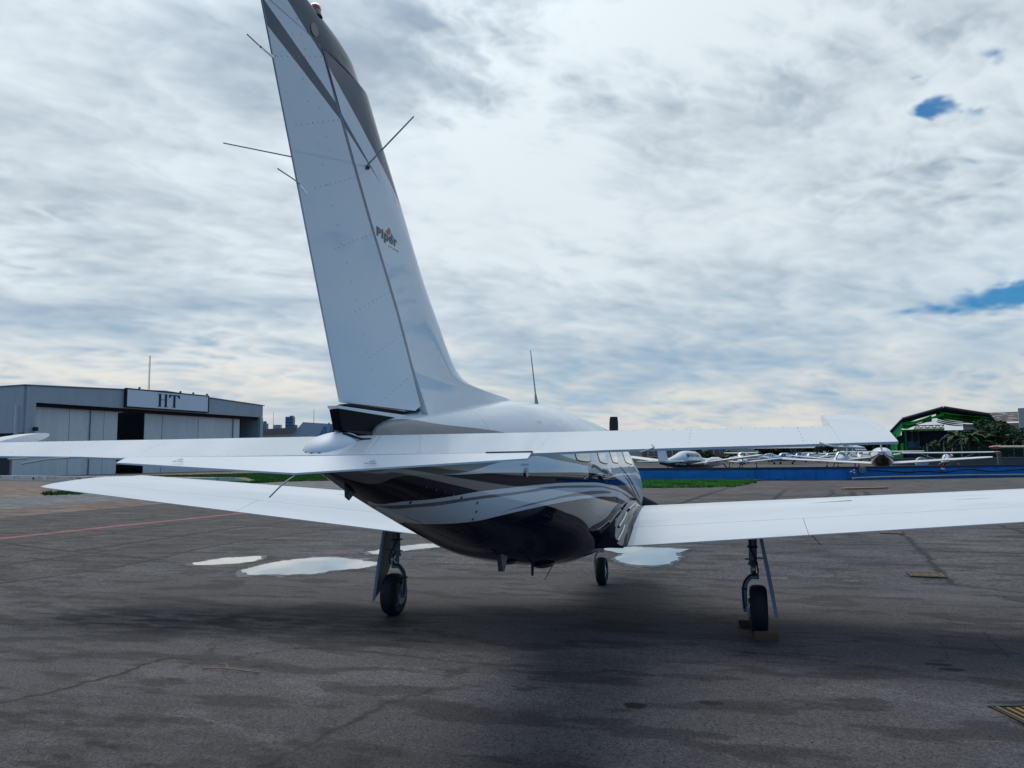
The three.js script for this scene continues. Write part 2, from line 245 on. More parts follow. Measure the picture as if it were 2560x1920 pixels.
const CRACKS = [ // [width, darkness, points]
  [0.030, 0.75, [[-3.31, 3.44], [-3.19, 3.12], [-3.07, 2.64], [-2.99, 2.10], [-2.81, 2.10]]],
  [0.012, 0.7, [[-2.46, 2.05], [-2.33, 1.80], [-2.11, 1.57], [-1.67, 1.53], [-1.12, 1.58], [-0.50, 1.68], [0.01, 1.69], [0.46, 1.71]]],
  [0.008, 0.6, [[-2.11, 1.57], [-2.43, 1.36], [-2.70, 1.55]]],
  [0.035, 0.28, [[-0.88, 3.99], [-0.78, 3.46], [-0.70, 3.01], [-0.50, 2.43]]],
  [0.014, 0.85, [[3.90, -0.45], [3.85, -0.08], [3.83, 0.21], [3.80, 0.48]]],
  [0.007, 0.6, [[3.41, 0.01], [3.36, 0.37], [3.33, 0.67]]],
  [0.007, 0.7, [[3.06, -4.38], [3.00, -3.66], [2.83, -3.54]]], [0.01, 0.5, [[2.63, -2.95], [2.88, -3.27]]],
  [0.06, 0.7, [[4.82, -7.37], [5.27, -7.11], [6.36, -6.99], [12, -7.5]]],
  [0.05, 0.8, [[5.21, -10.74], [4.86, -7.38], [4.56, -4.97], [4.37, -3.35]]],
  [0.035, 0.7, [[4.37, -3.35], [4.67, -3.06], [5.00, -2.83]]], [0.02, 0.7, [[4.65, -2.66], [4.73, -2.31], [4.80, -2.21]]],
  [0.05, 0.7, [[7.67, -12.50], [7.61, -10.81], [7.53, -9.40]]],
  [0.10, 0.7, [[1.67, -33.93], [0.38, -23.52], [-0.23, -18.33], [-0.61, -13.72], [-1.09, -9.39]]],
  [0.08, 0.7, [[4.41, -32.26], [3.31, -23.08], [2.78, -18.65], [2.05, -13.00]]],
  [0.07, 0.7, [[6.51, -32.84], [6.03, -28.03], [5.39, -24.91], [5.32, -22.93], [4.98, -19.60]]], [0.05, 0.6, [[5.39, -24.91], [4.91, -21.99], [4.96, -20.61]]],
  [0.12, 0.55, [[0.50, -23.52], [2.77, -22.41], [5.42, -21.47]]], [0.1, 0.4, [[-1.82, -27.65], [2.18, -26.59], [6.16, -24.96]]], [0.1, 0.4, [[-1.23, -20.58], [0.84, -19.68]]], [0.1, 0.35, [[7.46, -25.76], [13.09, -27.58]]],
  [0.10, 0.75, [[7.08, -30.31], [6.38, -24.63], [5.88, -20.70]]], [0.10, 0.75, [[7.67, -30.33], [6.97, -25.02], [6.44, -21.02]]],
  [0.08, 0.6, [[12.80, -32.43], [12.30, -28.33], [12.03, -25.36]]], [0.14, 0.5, [[1.67, -33.93], [4.54, -33.37], [7.37, -30.80]]],
  // old asphalt on the left: bays divided by filled joints
  [0.05, 0.8, [[-8.20, -0.81], [-7.92, -1.98], [-7.85, -3.23], [-8.17, -5.30], [-7.49, -9.53]]],
  [0.10, 0.7, [[-10.34, -4.21], [-10.25, -6.62], [-10.21, -9.24], [-9.74, -11.47]]], [0.08, 0.65, [[-12.72, -4.73], [-12.41, -6.66], [-12.67, -9.54], [-12.51, -12.09]]],
  [0.07, 0.65, [[-13.30, -5.24], [-11.23, -4.43], [-8.89, -3.78], [-7.59, -3.40]]], [0.07, 0.65, [[-12.38, -7.32], [-9.97, -6.87], [-7.24, -6.57]]], [0.08, 0.6, [[-9.88, -2.26], [-9.84, -3.21], [-9.71, -4.33], [-9.65, -5.62]]],
  [0.06, 0.5, [[-10.32, -3.19], [-9.11, -2.99], [-7.85, -3.05]]], [0.05, 0.5, [[-12.83, -10.09], [-11.14, -9.77], [-8.70, -9.34]]],
];
const PINK = [[-14.6, 2], [-14.04, -5.87], [-13.95, -7.40], [-13.85, -9.22], [-13.59, -11.42], [-13.37, -13.89], [-12.98, -16.44]];
function groundTexture(n, x0, z0, sx, sz, grain) {
  return canvasTex(n, n, (c) => {
    const im = c.createImageData(n, n), d = im.data, o = [0, 0, 0];
    const lut = new Uint8ClampedArray(4096); for (let i = 0; i < 4096; i++) { const v = i / 8191; lut[i] = Math.round(255 * (v <= 0.0031308 ? 12.92 * v : 1.055 * Math.pow(v, 1 / 2.4) - 0.055)); }
    for (let j = 0; j < n; j++) for (let i = 0; i < n; i++) {
      groundColour(x0 + (i + 0.5) / n * sx, z0 + (j + 0.5) / n * sz, o);
      const h = hash(i, j), s = hash(i >> 1, (j >> 1) + 7777); let q = 1 + grain * (0.55 * (h - 0.5) + 0.55 * (s - 0.5)); if (h > 0.9975) q += grain * 1.1; if (s < 0.01) q *= 1 - 0.5 * grain;
      const k = (j * n + i) * 4; for (let e = 0; e < 3; e++) d[k + e] = lut[clamp(Math.round(o[e] * q * 8191), 0, 4095)]; d[k + 3] = 255;
    }
    c.putImageData(im, 0, 0);
    const X = (x) => (x - x0) / sx * n, Z = (z) => (z - z0) / sz * n, ppm = n / Math.max(sx, sz);
    c.lineCap = c.lineJoin = 'round';
    const stroke = (pts, width, style, jit) => {
      const cv = new THREE.CatmullRomCurve3(pts.map(([x, z]) => V(x, 0, z)), false, 'centripetal'), L = cv.getLength(), m = Math.max(8, Math.ceil(L / Math.max(0.03, 2 / ppm))), P = cv.getSpacedPoints(m);
      for (let i = 0; i < m; i++) { const a = P[i], b = P[i + 1], f = (p) => [X(p.x + jit * noise(p.x * 3.1, p.z * 3.1) + 0.9 * jit * noise(p.x * 13, p.z * 13) + 0.5 * jit * noise(p.x * 41, p.z * 41)), Z(p.z + jit * noise(p.x * 3.1 + 50, p.z * 3.1) + 0.9 * jit * noise(p.x * 13 + 9, p.z * 13) + 0.5 * jit * noise(p.x * 41 + 9, p.z * 41))]; c.beginPath(); c.moveTo(...f(a)); c.lineTo(...f(b)); c.lineWidth = Math.max(0.9, ppm * width * (0.3 + 1.1 * hash(Math.round(a.x * 23), Math.round(a.z * 23)))); c.strokeStyle = style; c.stroke(); }
    };
    for (const [w, k, p] of CRACKS) { const fw = p[0][1] < -14 ? 1.9 : 1.35, thin = clamp(ppm * w * fw, 0.3, 1); stroke(p, w * fw, css(0.012, 0.011, 0.012, k * thin), Math.min(0.05, w * 1.2)); stroke(p, w * 2.6, css(0.03, 0.028, 0.026, k * 0.22 * thin), 0.06); }
    c.lineCap = 'butt';
    { const cv = new THREE.CatmullRomCurve3(PINK.map(([x, z]) => V(x, 0, z))); const P = cv.getSpacedPoints(260); for (let i = 0; i < 260; i++) { const a = P[i], b = P[i + 1]; c.beginPath(); c.moveTo(X(a.x), Z(a.z)); c.lineTo(X(b.x), Z(b.z)); c.lineWidth = ppm * 0.34 * (0.85 + 0.3 * hash(i, 5)); c.strokeStyle = css(0.40, 0.13, 0.13, 0.6 + 0.35 * hash(i, 1)); c.stroke(); } }
  });
}
function sheet(x0, z0, sx, sz, y) { const g = new THREE.PlaneGeometry(sx, sz); g.rotateX(-Math.PI / 2); g.translate(x0 + sx / 2, y, z0 + sz / 2); return g; }
const asphaltBump = noiseTile(512, 70, 3, 0, 1);
function groundMat(n, x0, z0, sx, sz, grain, bump) {
  const b = asphaltBump.clone(); b.repeat.set(sx / 0.9, sz / 0.9); b.needsUpdate = true;
  return new THREE.MeshPhysicalMaterial({ map: groundTexture(n, x0, z0, sx, sz, grain), roughness: 0.82, specularIntensity: 0.45, bumpMap: bump ? b : null, bumpScale: bump });
}
struct('apron', sheet(-6.5, -3.2, 12.8, 12.8, 0), groundMat(2048, -6.5, -3.2, 12.8, 12.8, 1.35, 0.005), 'dark weathered asphalt apron under the parked white and navy aeroplane');
struct('tarmac', sheet(-22, -28, 36, 36, -0.004), groundMat(2048, -22, -28, 36, 36, 1.3, 0.006), 'worn asphalt with filled joints and a faded pink line');
struct('airfield_ground', sheet(-110, -140, 190, 160, -0.008), groundMat(2048, -110, -140, 190, 160, 0.5, 0), 'asphalt bays, dirt verge and grey taxi lane around the apron');
{ const t = noiseTile(512, 40, 5, 0.35, 1); t.colorSpace = THREE.SRGBColorSpace; t.repeat.set(60, 60); struct('ground', sheet(-2000, -3200, 4000, 4000, -0.014), new THREE.MeshStandardMaterial({ color: lin(0.09, 0.085, 0.065), map: t, roughness: 0.95 }), 'flat airfield ground reaching to the horizon'); }
// puddles: thin sheets of water in shallow hollows
const water = new THREE.MeshPhysicalMaterial({ color: lin(0.045, 0.045, 0.045), roughness: 0.02, ior: 1.85, clearcoat: 1, clearcoatRoughness: 0.0 });
const wetFilm = new THREE.MeshPhysicalMaterial({ color: lin(0.03, 0.03, 0.031), roughness: 0.12, ior: 1.6, transparent: true, opacity: 0.42 });
const puddleNames = ['small oval puddle left of the two, on the apron behind the left wing', 'largest white puddle beside the left main wheel', 'thin pale puddle behind the left landing gear strut', 'ragged puddle with blue sky in it, right of the nose wheel'];
rings.forEach((r, i) => { const g = new THREE.ShapeGeometry(new THREE.Shape(r.map(([x, z]) => new THREE.Vector2(x, -z)))); g.rotateX(-Math.PI / 2); g.translate(0, 0.004, 0); const pm = struct('puddle', g, water, puddleNames[i]);
  const c = r.reduce((a, p) => [a[0] + p[0] / r.length, a[1] + p[1] / r.length], [0, 0]); const e = new THREE.ShapeGeometry(new THREE.Shape(r.map(([x, z]) => { const dx = x - c[0], dz = z - c[1], l = Math.hypot(dx, dz), k = (0.05 + 0.07 * Math.abs(noise(x * 2 + 5, z * 2)) + 0.05 * noise(x * 6, z * 6)) / l; return new THREE.Vector2(x + dx * k, -(z + dz * k * 2.2)); }))); e.rotateX(-Math.PI / 2); e.translate(0, 0.002, 0); mesh('wet_edge', e, wetFilm, pm); });
// grass: many thin blades over a patch, as one stuff object
const blade = new THREE.BufferGeometry(); blade.setAttribute('position', new THREE.Float32BufferAttribute([-0.5, 0, 0, 0.5, 0, 0, 0.15, 1, 0.25], 3)); blade.computeVertexNormals();
function grass(label, inside, [x0, x1, z0, z1], n, h, w, col) {
  const m = new THREE.InstancedMesh(blade, std(lin(1, 1, 1), 0.9, 0, { side: THREE.DoubleSide }), n), q = new THREE.Object3D(), c = new THREE.Color(); let k = 0;
  for (let i = 0; i < n * 6 && k < n; i++) { const x = rr(x0, x1), z = rr(z0, z1); if (!inside(x, z)) continue; q.position.set(x, 0, z); q.rotation.set(rr(-0.3, 0.3), rr(0, 6.28), rr(-0.3, 0.3)); q.scale.set(w * rr(0.6, 1.4), h * rr(0.4, 1.2), h); q.updateMatrix(); m.setMatrixAt(k, q.matrix); if (noise(x * 0.9 + 4, z * 0.9) < -0.42) continue; const u = rr(0.6, 1.3) * (1 + 0.6 * noise(x * 0.7, z * 0.7)), y = rr(0, 0.5); c.setRGB(col[0] * u * (1 + y), col[1] * u, col[2] * u); m.setColorAt(k++, c); }
  m.count = k; m.name = numbered('grass'); m.userData = { kind: 'stuff', label }; m.castShadow = m.receiveShadow = true; scene.add(m); return m;
}
const GREEN = [0.045, 0.13, 0.02];
const WALL_STRIP = [[-3.90, -32.10], [-2.42, -33.89], [-0.04, -34.52], [1.98, -35.15], [2.53, -37.83], [3.69, -45.68], [-3.76, -46.18], [-8.23, -44.96]];
grass('strip of short green grass in front of the blue wall', (x, z) => inPoly(x + 0.6 * noise(x, z), z, WALL_STRIP), [-8, 5, -48, -31], 26000, 0.14, 0.10, [0.085, 0.27, 0.04]);
{ const gr = new THREE.ShapeGeometry(new THREE.Shape(WALL_STRIP.map(([x, z]) => new THREE.Vector2(x, -z)))); gr.rotateX(-Math.PI / 2); gr.translate(0, 0.002, 0); struct('grass_soil', gr, std(lin(0.045, 0.16, 0.02), 0.95), 'soil under the grass strip by the blue wall'); }

// ---------------------------------------------------------------- the parked aeroplane
const plane = thing('parked_airplane', 'white propeller aeroplane with navy belly, grey swoosh stripes and tall swept tail, nearest the camera', 'airplane');
// --- fuselage: superellipse sections along z
const ZK = [-3.75, -3.2, -2.3, -1.5, -0.5, 0.6, 1.4, 2.2, 3.0, 3.8, 4.45, 4.62, 4.95];
const ytop = pchip(ZK, [1.50, 1.656, 1.806, 2.029, 2.088, 2.109, 2.127, 2.104, 2.032, 1.938, 1.845, 1.73, 1.668]);
const ybot = pchip(ZK, [1.02, 0.789, 0.649, 0.604, 0.618, 0.671, 0.76, 0.888, 1.042, 1.266, 1.460, 1.517, 1.632]);
const wide = pchip(ZK, [0.26, 0.461, 0.565, 0.576, 0.587, 0.60, 0.582, 0.493, 0.358, 0.231, 0.127, 0.098, 0.035]);
const FN = 2.35;
function skin(z, a, off = 0) { // a: 0 at the top, 1 at the belly, positive to the right wing
  const th = a * Math.PI, c = Math.cos(th), s = Math.sin(th), yt = ytop(z), yb = ybot(z), ym = yb + (yt - yb) * 0.47;
  const w = wide(z) + off, x = w * Math.sign(s) * Math.abs(s) ** (2 / FN), y = c > 0 ? ym + (yt - ym + off) * Math.abs(c) ** (2 / FN) : ym - (ym - yb + off) * Math.abs(c) ** (2 / FN);
  return [x, y, z];
}
const LZ0 = -3.9, LZL = 8.9;
const liveryTex = canvasTex(2048, 2048, (c, w, h) => {
  const white = css(0.78, 0.79, 0.80), navy = css(0.007, 0.010, 0.022), grey = css(0.205, 0.20, 0.20), grey2 = css(0.19, 0.195, 0.205);
  c.fillStyle = white; c.fillRect(0, 0, w, h);
  for (const side of [1, -1]) {
    const P = ([z, a]) => [(z - LZ0) / LZL * w, side > 0 ? (1 - a / 2) * h : a / 2 * h];
    const curve = (pts) => { const p = pts.slice().sort((u, v) => u[0] - v[0]).filter((u, i, q) => !i || u[0] > q[i - 1][0] + 1e-3), f = pchip(p.map((u) => u[0]), p.map((u) => u[1])), out = []; for (let i = 0; i <= 160; i++) { const z = mix(p[0][0], p[p.length - 1][0], i / 160); out.push([z, f(z)]); } return out; };
    const band = (up, lo, col) => { c.fillStyle = col; c.beginPath(); const A = curve(up), B = curve(lo).reverse(); [...A, ...B].forEach((p, i) => i ? c.lineTo(...P(p)) : c.moveTo(...P(p))); c.closePath(); c.fill(); };
    const navyTop = [[5.0, 0.84], [4.86, 0.80], [4.732, 0.7471], [4.403, 0.5662], [4.069, 0.5185], [3.027, 0.4724], [2.321, 0.4662], [1.817, 0.4601], [1.348, 0.4581], [0.781, 0.4558], [0.091, 0.4662], [-0.527, 0.4866], [-1.241, 0.5152], [-2.081, 0.5629], [-3.9, 0.66]];
    const navyBot = [[5.0, 1.0], [4.478, 1.0], [4.358, 0.8038], [4.114, 0.6829], [3.858, 0.6069], [3.55, 0.5512], [3.067, 0.5119], [2.6, 0.4987], [2.175, 0.492], [1.736, 0.4867], [1.28, 0.4834], [0.643, 0.4832], [-0.183, 0.4955], [-0.86, 0.5140], [-1.775, 0.553], [-3.9, 0.68]];
    const belly = [[4.06, 1.0], [3.938, 0.8855], [3.728, 0.7823], [3.463, 0.6973], [3.315, 0.6578], [3.031, 0.6093], [2.703, 0.5777], [2.321, 0.5543], [1.834, 0.5333], [1.059, 0.5172], [0.473, 0.515], [-0.177, 0.5299], [-0.903, 0.5576], [-1.957, 0.6059], [-3.9, 0.72]];
    const tapUp = [[5.0, 0.0], [4.5, 0.03], [4.257, 0.1219], [3.981, 0.2151], [3.629, 0.2633], [3.141, 0.305], [2.7, 0.36], [2.274, 0.4055], [1.958, 0.4190], [1.449, 0.4275], [0.976, 0.4363], [0.409, 0.4539], [-0.3, 0.474], [-1.2, 0.507], [-2, 0.553]];
    const tapLo = [[5.0, 0.84], [4.86, 0.80], [4.732, 0.7471], [4.403, 0.5662], [4.069, 0.5185], [3.7, 0.485], [3.3, 0.44], [2.732, 0.4109], [2.365, 0.4247], [1.883, 0.4333], [1.47, 0.4412], [0.817, 0.4546], [0.1, 0.464], [-0.3, 0.478], [-1.2, 0.511], [-2, 0.556]];
    band(tapUp, tapLo, grey); band(navyTop, navyBot, navy); band(belly, [[4.06, 1.001], [-3.9, 1.001]], navy);
    band([[4.427, 0.992], [4.368, 0.8788], [4.243, 0.7752], [4.022, 0.6791], [3.753, 0.6083], [3.374, 0.553], [2.954, 0.5217], [2.6, 0.5066], [2.177, 0.4992], [1.739, 0.4939], [1.049, 0.4899], [0.41, 0.4942], [-0.507, 0.512], [-1.429, 0.55], [-2.145, 0.5826]],
      [[4.39, 1.0], [4.34, 0.9332], [4.222, 0.8049], [4.007, 0.7043], [3.745, 0.6256], [3.37, 0.5654], [2.897, 0.527], [2.6, 0.5139], [2.177, 0.5049], [1.636, 0.4986], [1.053, 0.4935], [0.138, 0.5014], [-0.868, 0.5341], [-1.968, 0.5866]], grey2);
    band([[3.265, 0.6296], [3.094, 0.5975], [2.827, 0.5653], [2.466, 0.5395], [2.013, 0.5171], [1.384, 0.5040], [0.872, 0.5006], [0.663, 0.5033]], [[3.265, 0.6302], [3.093, 0.601], [2.825, 0.5717], [2.284, 0.5365], [1.837, 0.5222], [1.059, 0.5083], [0.663, 0.5037]], grey2);
    for (const s of [0, 0.030]) band([[0.1 - s * 8, 0.405 + s * 0.4], [-0.112 - s * 8, 0.412 + s], [-0.627 - s * 6, 0.441 + s], [-1.272 - s * 5, 0.482 + s], [-2.017 - s * 4, 0.521 + s]].slice(0), [[0.1 - s * 8, 0.4055 + s * 0.4], [-0.112 - s * 8, 0.415 + s], [-0.627 - s * 6, 0.449 + s], [-1.272 - s * 5, 0.492 + s], [-2.017 - s * 4, 0.53 + s]], navy);
    // skin joints
    c.strokeStyle = css(0.16, 0.17, 0.19, 0.55); c.lineWidth = 1.1;
    for (const [z, a0, a1] of [[3.35, 0, 0.30], [1.75, 0.0, 0.36]]) { c.beginPath(); c.moveTo(...P([z, a0])); c.lineTo(...P([z, a1])); c.stroke(); }
    c.beginPath(); for (let i = 0; i <= 30; i++) { const z = mix(1.05, -1.2, i / 30), p = P([z, 0.16 + 0.05 * i / 30]); i ? c.lineTo(...p) : c.moveTo(...p); } c.lineWidth = 1.8; c.stroke();
    c.strokeStyle = css(0.1, 0.1, 0.1, 0.8); c.lineWidth = 2; for (const z of [2.93, 2.95]) { c.beginPath(); c.moveTo(...P([z - 0.06, 0.442 + (z > 2.94 ? 0.004 : 0)])); c.lineTo(...P([z + 0.06, 0.442 + (z > 2.94 ? 0.004 : 0)])); c.stroke(); }
    // louvre slots near the lower tail
    c.fillStyle = css(0.01, 0.01, 0.012); for (let i = 0; i < 5; i++) { c.save(); c.translate(...P([4.15 - i * 0.035, 0.925 - 0.005 * i])); c.rotate(0.3); c.fillRect(-9, -2, 18, 3); c.restore(); }
  }
});
const fuselage = (() => {
  const rings = [], NA = 96, zs = []; for (let i = 0; i <= 130; i++) zs.push(mix(-3.75, 4.95, i / 130));
  for (const z of zs) { const r = []; for (let j = 0; j < NA; j++) r.push(skin(z, j / NA * 2)); rings.push(r); }
  const g = loft(rings, { crease: 1.2, uvOf: (p, i, j) => [(p[2] - LZ0) / LZL, j / NA] });
  return mesh('fuselage', g, paint(lin(1, 1, 1), { map: liveryTex }), plane);
})();
// cabin windows: panes set into dark surrounds that follow the skin
function skinPatch(z0, z1, a0, a1, off, cut = 0.3) {
  const pos = [], idx = [], n = 14, m = 10;
  for (let i = 0; i <= n; i++) for (let j = 0; j <= m; j++) {
    let u = i / n * 2 - 1, v = j / m * 2 - 1; const k = 1 - cut * 0.5; const uu = u * Math.sqrt(1 - cut * v * v * v * v * 0.5), vv = v * Math.sqrt(1 - cut * u * u * u * u * 0.5);
    pos.push(...skin((z0 + z1) / 2 + uu * (z1 - z0) / 2, (a0 + a1) / 2 + vv * (a1 - a0) / 2, off));
  }
  for (let i = 0; i < n; i++) for (let j = 0; j < m; j++) { const a = i * (m + 1) + j, b = a + 1, c = a + m + 1, d = c + 1; idx.push(a, b, c, b, d, c); }
  const g = new THREE.BufferGeometry(); g.setAttribute('position', new THREE.Float32BufferAttribute(pos, 3)); g.setIndex(idx); g.computeVertexNormals(); return g;
}
for (const s of [1, -1]) for (const [z0, z1, a0, a1] of [[1.54, 1.94, 0.315, 0.421], [0.75, 1.17, 0.305, 0.413], [-0.07, 0.40, 0.295, 0.401], [-1.46, -0.74, 0.255, 0.393]]) {
  const f = mesh('window_surround', skinPatch(z0 - 0.009, z1 + 0.009, s * (a0 - 0.005), s * (a1 + 0.0035), 0.0025), std(lin(0.012, 0.013, 0.015), 0.6, 0, { side: THREE.DoubleSide }), plane);
  mesh('window_pane', skinPatch(z0, z1, s * a0, s * a1, 0.004), new THREE.MeshPhysicalMaterial({ color: lin(0.48, 0.46, 0.42), roughness: 0.04, clearcoat: 1, clearcoatRoughness: 0.01, side: THREE.DoubleSide }), f);
}
// --- fin and rudder: horizontal sections
const FZ0 = 1.9, FZL = 3.8, FY0 = 1.7, FYL = 2.0;
const finTex = canvasTex(2048, 1024, (c, w, h) => {
  c.fillStyle = css(0.78, 0.79, 0.80); c.fillRect(0, 0, w, h);
  for (const side of [0, 1]) {
    const P = ([z, y]) => [((z - FZ0) / FZL * 0.5 + side * 0.5) * w, (1 - (y - FY0) / FYL) * h];
    const poly = (pts, col) => { c.fillStyle = col; c.beginPath(); pts.forEach((p, i) => i ? c.lineTo(...P(p)) : c.moveTo(...P(p))); c.closePath(); c.fill(); };
    poly([[5.6, 3.47], [5.412, 3.408], [5.158, 3.32], [4.907, 3.227], [4.855, 3.197], [4.466, 3.014], [4.832, 3.153], [4.87, 3.169], [5.156, 3.256], [5.397, 3.324], [5.6, 3.39]], css(0.024, 0.055, 0.10));
    poly([[5.6, 3.63], [5.275, 3.49], [5.031, 3.392], [4.991, 3.371], [4.701, 3.237], [4.305, 3.034], [4.161, 2.962], [3.967, 2.795], [3.6, 2.7], [3.6, 3.8], [5.6, 3.8]], css(0.022, 0.052, 0.095));
    // maker's mark, level lettering reading towards the nose on the right side
    c.save(); c.translate(...P([side ? 4.300 : 4.525, side ? 2.77 : 2.745])); if (side === 0) c.scale(-1, 1);
    const s = w * 0.5 / FZL; c.fillStyle = css(0.010, 0.025, 0.045);
    c.font = `900 ${Math.round(0.088 * s)}px sans-serif`; const tw = c.measureText('Piper').width; c.scale(0.232 * s / tw, 1.22); c.lineWidth = 0.006 * s; c.strokeStyle = c.fillStyle; c.lineJoin = 'miter';
    c.fillText('Piper', 0, 0); c.strokeText('Piper', 0, 0);
    c.restore(); c.save(); c.translate(...P([side ? 4.300 : 4.525, side ? 2.77 : 2.745])); if (side === 0) c.scale(-1, 1);
    const t = (pts, col) => { c.fillStyle = col; c.beginPath(); pts.forEach(([x, y], i) => i ? c.lineTo(x * s, -y * s) : c.moveTo(x * s, -y * s)); c.closePath(); c.fill(); };
    t([[0.098, 0.074], [0.150, 0.148], [0.166, 0.115], [0.150, 0.066]], css(0.45, 0.05, 0.06)); t([[0.158, 0.064], [0.172, 0.108], [0.208, 0.058]], css(0.03, 0.10, 0.25));
    c.fillStyle = css(0.02, 0.035, 0.05); c.font = `bold ${Math.round(0.026 * s)}px sans-serif`; c.fillText('FLY MORE', 0.135 * s, 0.045 * s);
    c.restore();
  }
});
const finPaint = paint(lin(1, 1, 1), { map: finTex });
const finUV = (p) => [((p[2] - FZ0) / FZL * 0.5) + (p[0] < 0 ? 0.5 : 0), (p[1] - FY0) / FYL];
// the texture is read flipped along z on the right side, so that lettering there starts at the rudder
const LEz = pchip([1.98, 2.118, 2.128, 2.145, 2.181, 2.263, 2.439, 2.625, 2.796, 3.014, 3.238, 3.42], [1.9, 2.05, 2.5, 2.95, 3.211, 3.387, 3.59, 3.804, 3.967, 4.162, 4.376, 4.535]);
const HGz = pchip([1.78, 1.95, 2.395, 2.818, 3.417, 3.7], [3.86, 3.984, 4.274, 4.601, 5.022, 5.21]);
const TEz = (y) => 4.769 + (y - 1.909) * (5.421 - 4.769) / (3.402 - 1.909);
function finRing(y, z0, z1, half, noseFrac = 1, tail = 0.5) {
  // half section thickness profile from a rounded nose to a flat rear face
  const r = [], n = 16, prof = (t) => half * (noseFrac ? Math.min(1, naca(Math.min(0.3, t * 0.30 / 0.42))) : 1) * (t > 0.42 ? mix(1, tail, (t - 0.42) / 0.58) : 1);
  for (let i = n; i >= 0; i--) { const u = i / n, t = noseFrac ? u * u : u; r.push([prof(t), y, mix(z0, z1, t)]); }
  for (let i = noseFrac ? 1 : 0; i <= n; i++) { const u = i / n, t = noseFrac ? u * u : u; r.push([-prof(t), y, mix(z0, z1, t)]); }
  return r;
}
const finHalf = (y) => mix(0.075, 0.036, clamp((y - 1.95) / 1.5));
const fin = (() => {
  const ys = [1.86, 1.98, 2.05, 2.10, 2.118, 2.128, 2.136, 2.145, 2.16, 2.181, 2.21, 2.263, 2.35, 2.439, 2.53, 2.625, 2.72, 2.796, 2.9, 3.014, 3.13, 3.238, 3.33, 3.40, 3.42];
  const g = loft(ys.map((y) => finRing(y, LEz(Math.max(1.98, y)), HGz(y) - 0.015, finHalf(y) * (y < 2.2 ? 1 + 0.25 * smooth(2.2, 1.9, y) : 1), 1, 0.9)), { crease: 0.7, uvOf: finUV });
  return mesh('fin', g, finPaint, plane);
})();
mesh('rudder_gap', loft([1.93, 2.4, 2.9, 3.41].map((y) => finRing(y, HGz(y) - 0.03, HGz(y) + 0.05, finHalf(y) * 0.55, 0, 1))), M.black, plane);
const rudder = (() => {
  const low = [1.922, 1.95, 2.0, 2.2, 2.4, 2.6, 2.8, 3.0, 3.2, 3.36, 3.425].map((y) => finRing(y, HGz(y) + 0.017 + (y < 1.95 ? (1.95 - y) * 2.8 : 0), TEz(y), finHalf(y) * 0.9, 0, 0.001).map((p) => { const t = clamp((p[2] - HGz(p[1])) / (TEz(p[1]) - HGz(p[1]))); return [Math.sign(p[0]) * mix(finHalf(y) * 0.9, 0.004, t), p[1], p[2]]; }));
  const LE2 = pchip([3.425, 3.438, 3.506, 3.543, 3.562, 3.58, 3.60], [4.545, 4.60, 4.685, 4.77, 4.87, 5.02, 5.2]);
  const cap = [3.430, 3.438, 3.47, 3.506, 3.543, 3.562, 3.58, 3.60].map((y) => { const h = 0.036 * (1 - smooth(3.5, 3.61, y) * 0.6); return finRing(y, LE2(y), TEz(y), h, 1, 0.1); });
  return mesh('rudder', [loft(low, { crease: 0.6, uvOf: finUV }), loft(cap, { crease: 0.7, uvOf: finUV })], finPaint, plane);
})();
mesh('rudder_gap', plate([[4.05, 1.898], [4.10, 1.894], [4.76, 1.9075], [4.72, 1.918], [4.07, 1.915]], 0.05, (a, b, t) => [0.025 - t, b, a]), std(lin(0.003, 0.003, 0.004), 0.9), plane);
// beacon on the fin cap
{ const b = mesh('beacon_base', new THREE.CylinderGeometry(0.024, 0.034, 0.03, 20).translate(0, 3.573, 5.035), M.taupe, plane);
  mesh('beacon_lens', ball(0.026, 0, 3.592, 5.03, 1, 1.1, 1), new THREE.MeshPhysicalMaterial({ color: lin(0.75, 0.02, 0.03), roughness: 0.1, clearcoat: 1 }), b); }
mesh('access_plate', [new THREE.CylinderGeometry(0.028, 0.028, 0.004, 24).rotateZ(Math.PI / 2).rotateY(-0.06).translate(0.0288, 3.468, 5.085)], M.taupe, rudder);
// fairing between rudder and tail cone, white lip above a black wedge
const zyx = (half) => (a, b, t) => [half - t, b, a];
mesh('tail_fairing', plate([[4.00, 1.905], [4.10, 1.868], [4.826, 1.888], [4.787, 1.798], [4.5, 1.775], [4.0, 1.80]], 0.10, (a, b, t) => [(0.05 - t) * (a > 4.6 ? 0.45 : 1), b, a]), new THREE.MeshPhysicalMaterial({ color: lin(0.004, 0.005, 0.008), roughness: 0.4, specularIntensity: 0.08 }), plane);
mesh('tail_fairing_lip', plate([[3.95, 1.93], [4.055, 1.892], [4.836, 1.902], [4.830, 1.890], [4.10, 1.871], [3.96, 1.90]], 0.108, (a, b, t) => [(0.054 - t) * (a > 4.6 ? 0.48 : 1), b, a]), M.white, plane);
// --- horizontal tail
const hingeY = 1.752, hingeZ = 4.66, droop = 0.215;
for (const s of [1, -1]) {
  const g = loft([0.04, 0.3, 0.8, 1.3, 2.0].map((x) => { const z0 = mix(3.78, 4.02, x / 2.0), z1 = 4.635; return airfoil(0.040, 0.040, 0, 1, 14).map(([t, y]) => [s * x, hingeY - 0.012 + (t > 0.35 ? Math.sign(y) * mix(Math.abs(y), 0.03, smooth(0.35, 1, t)) : y), mix(z0, z1, t)]); }), { crease: 0.7 });
  mesh('stabiliser', g, M.white, plane);
}
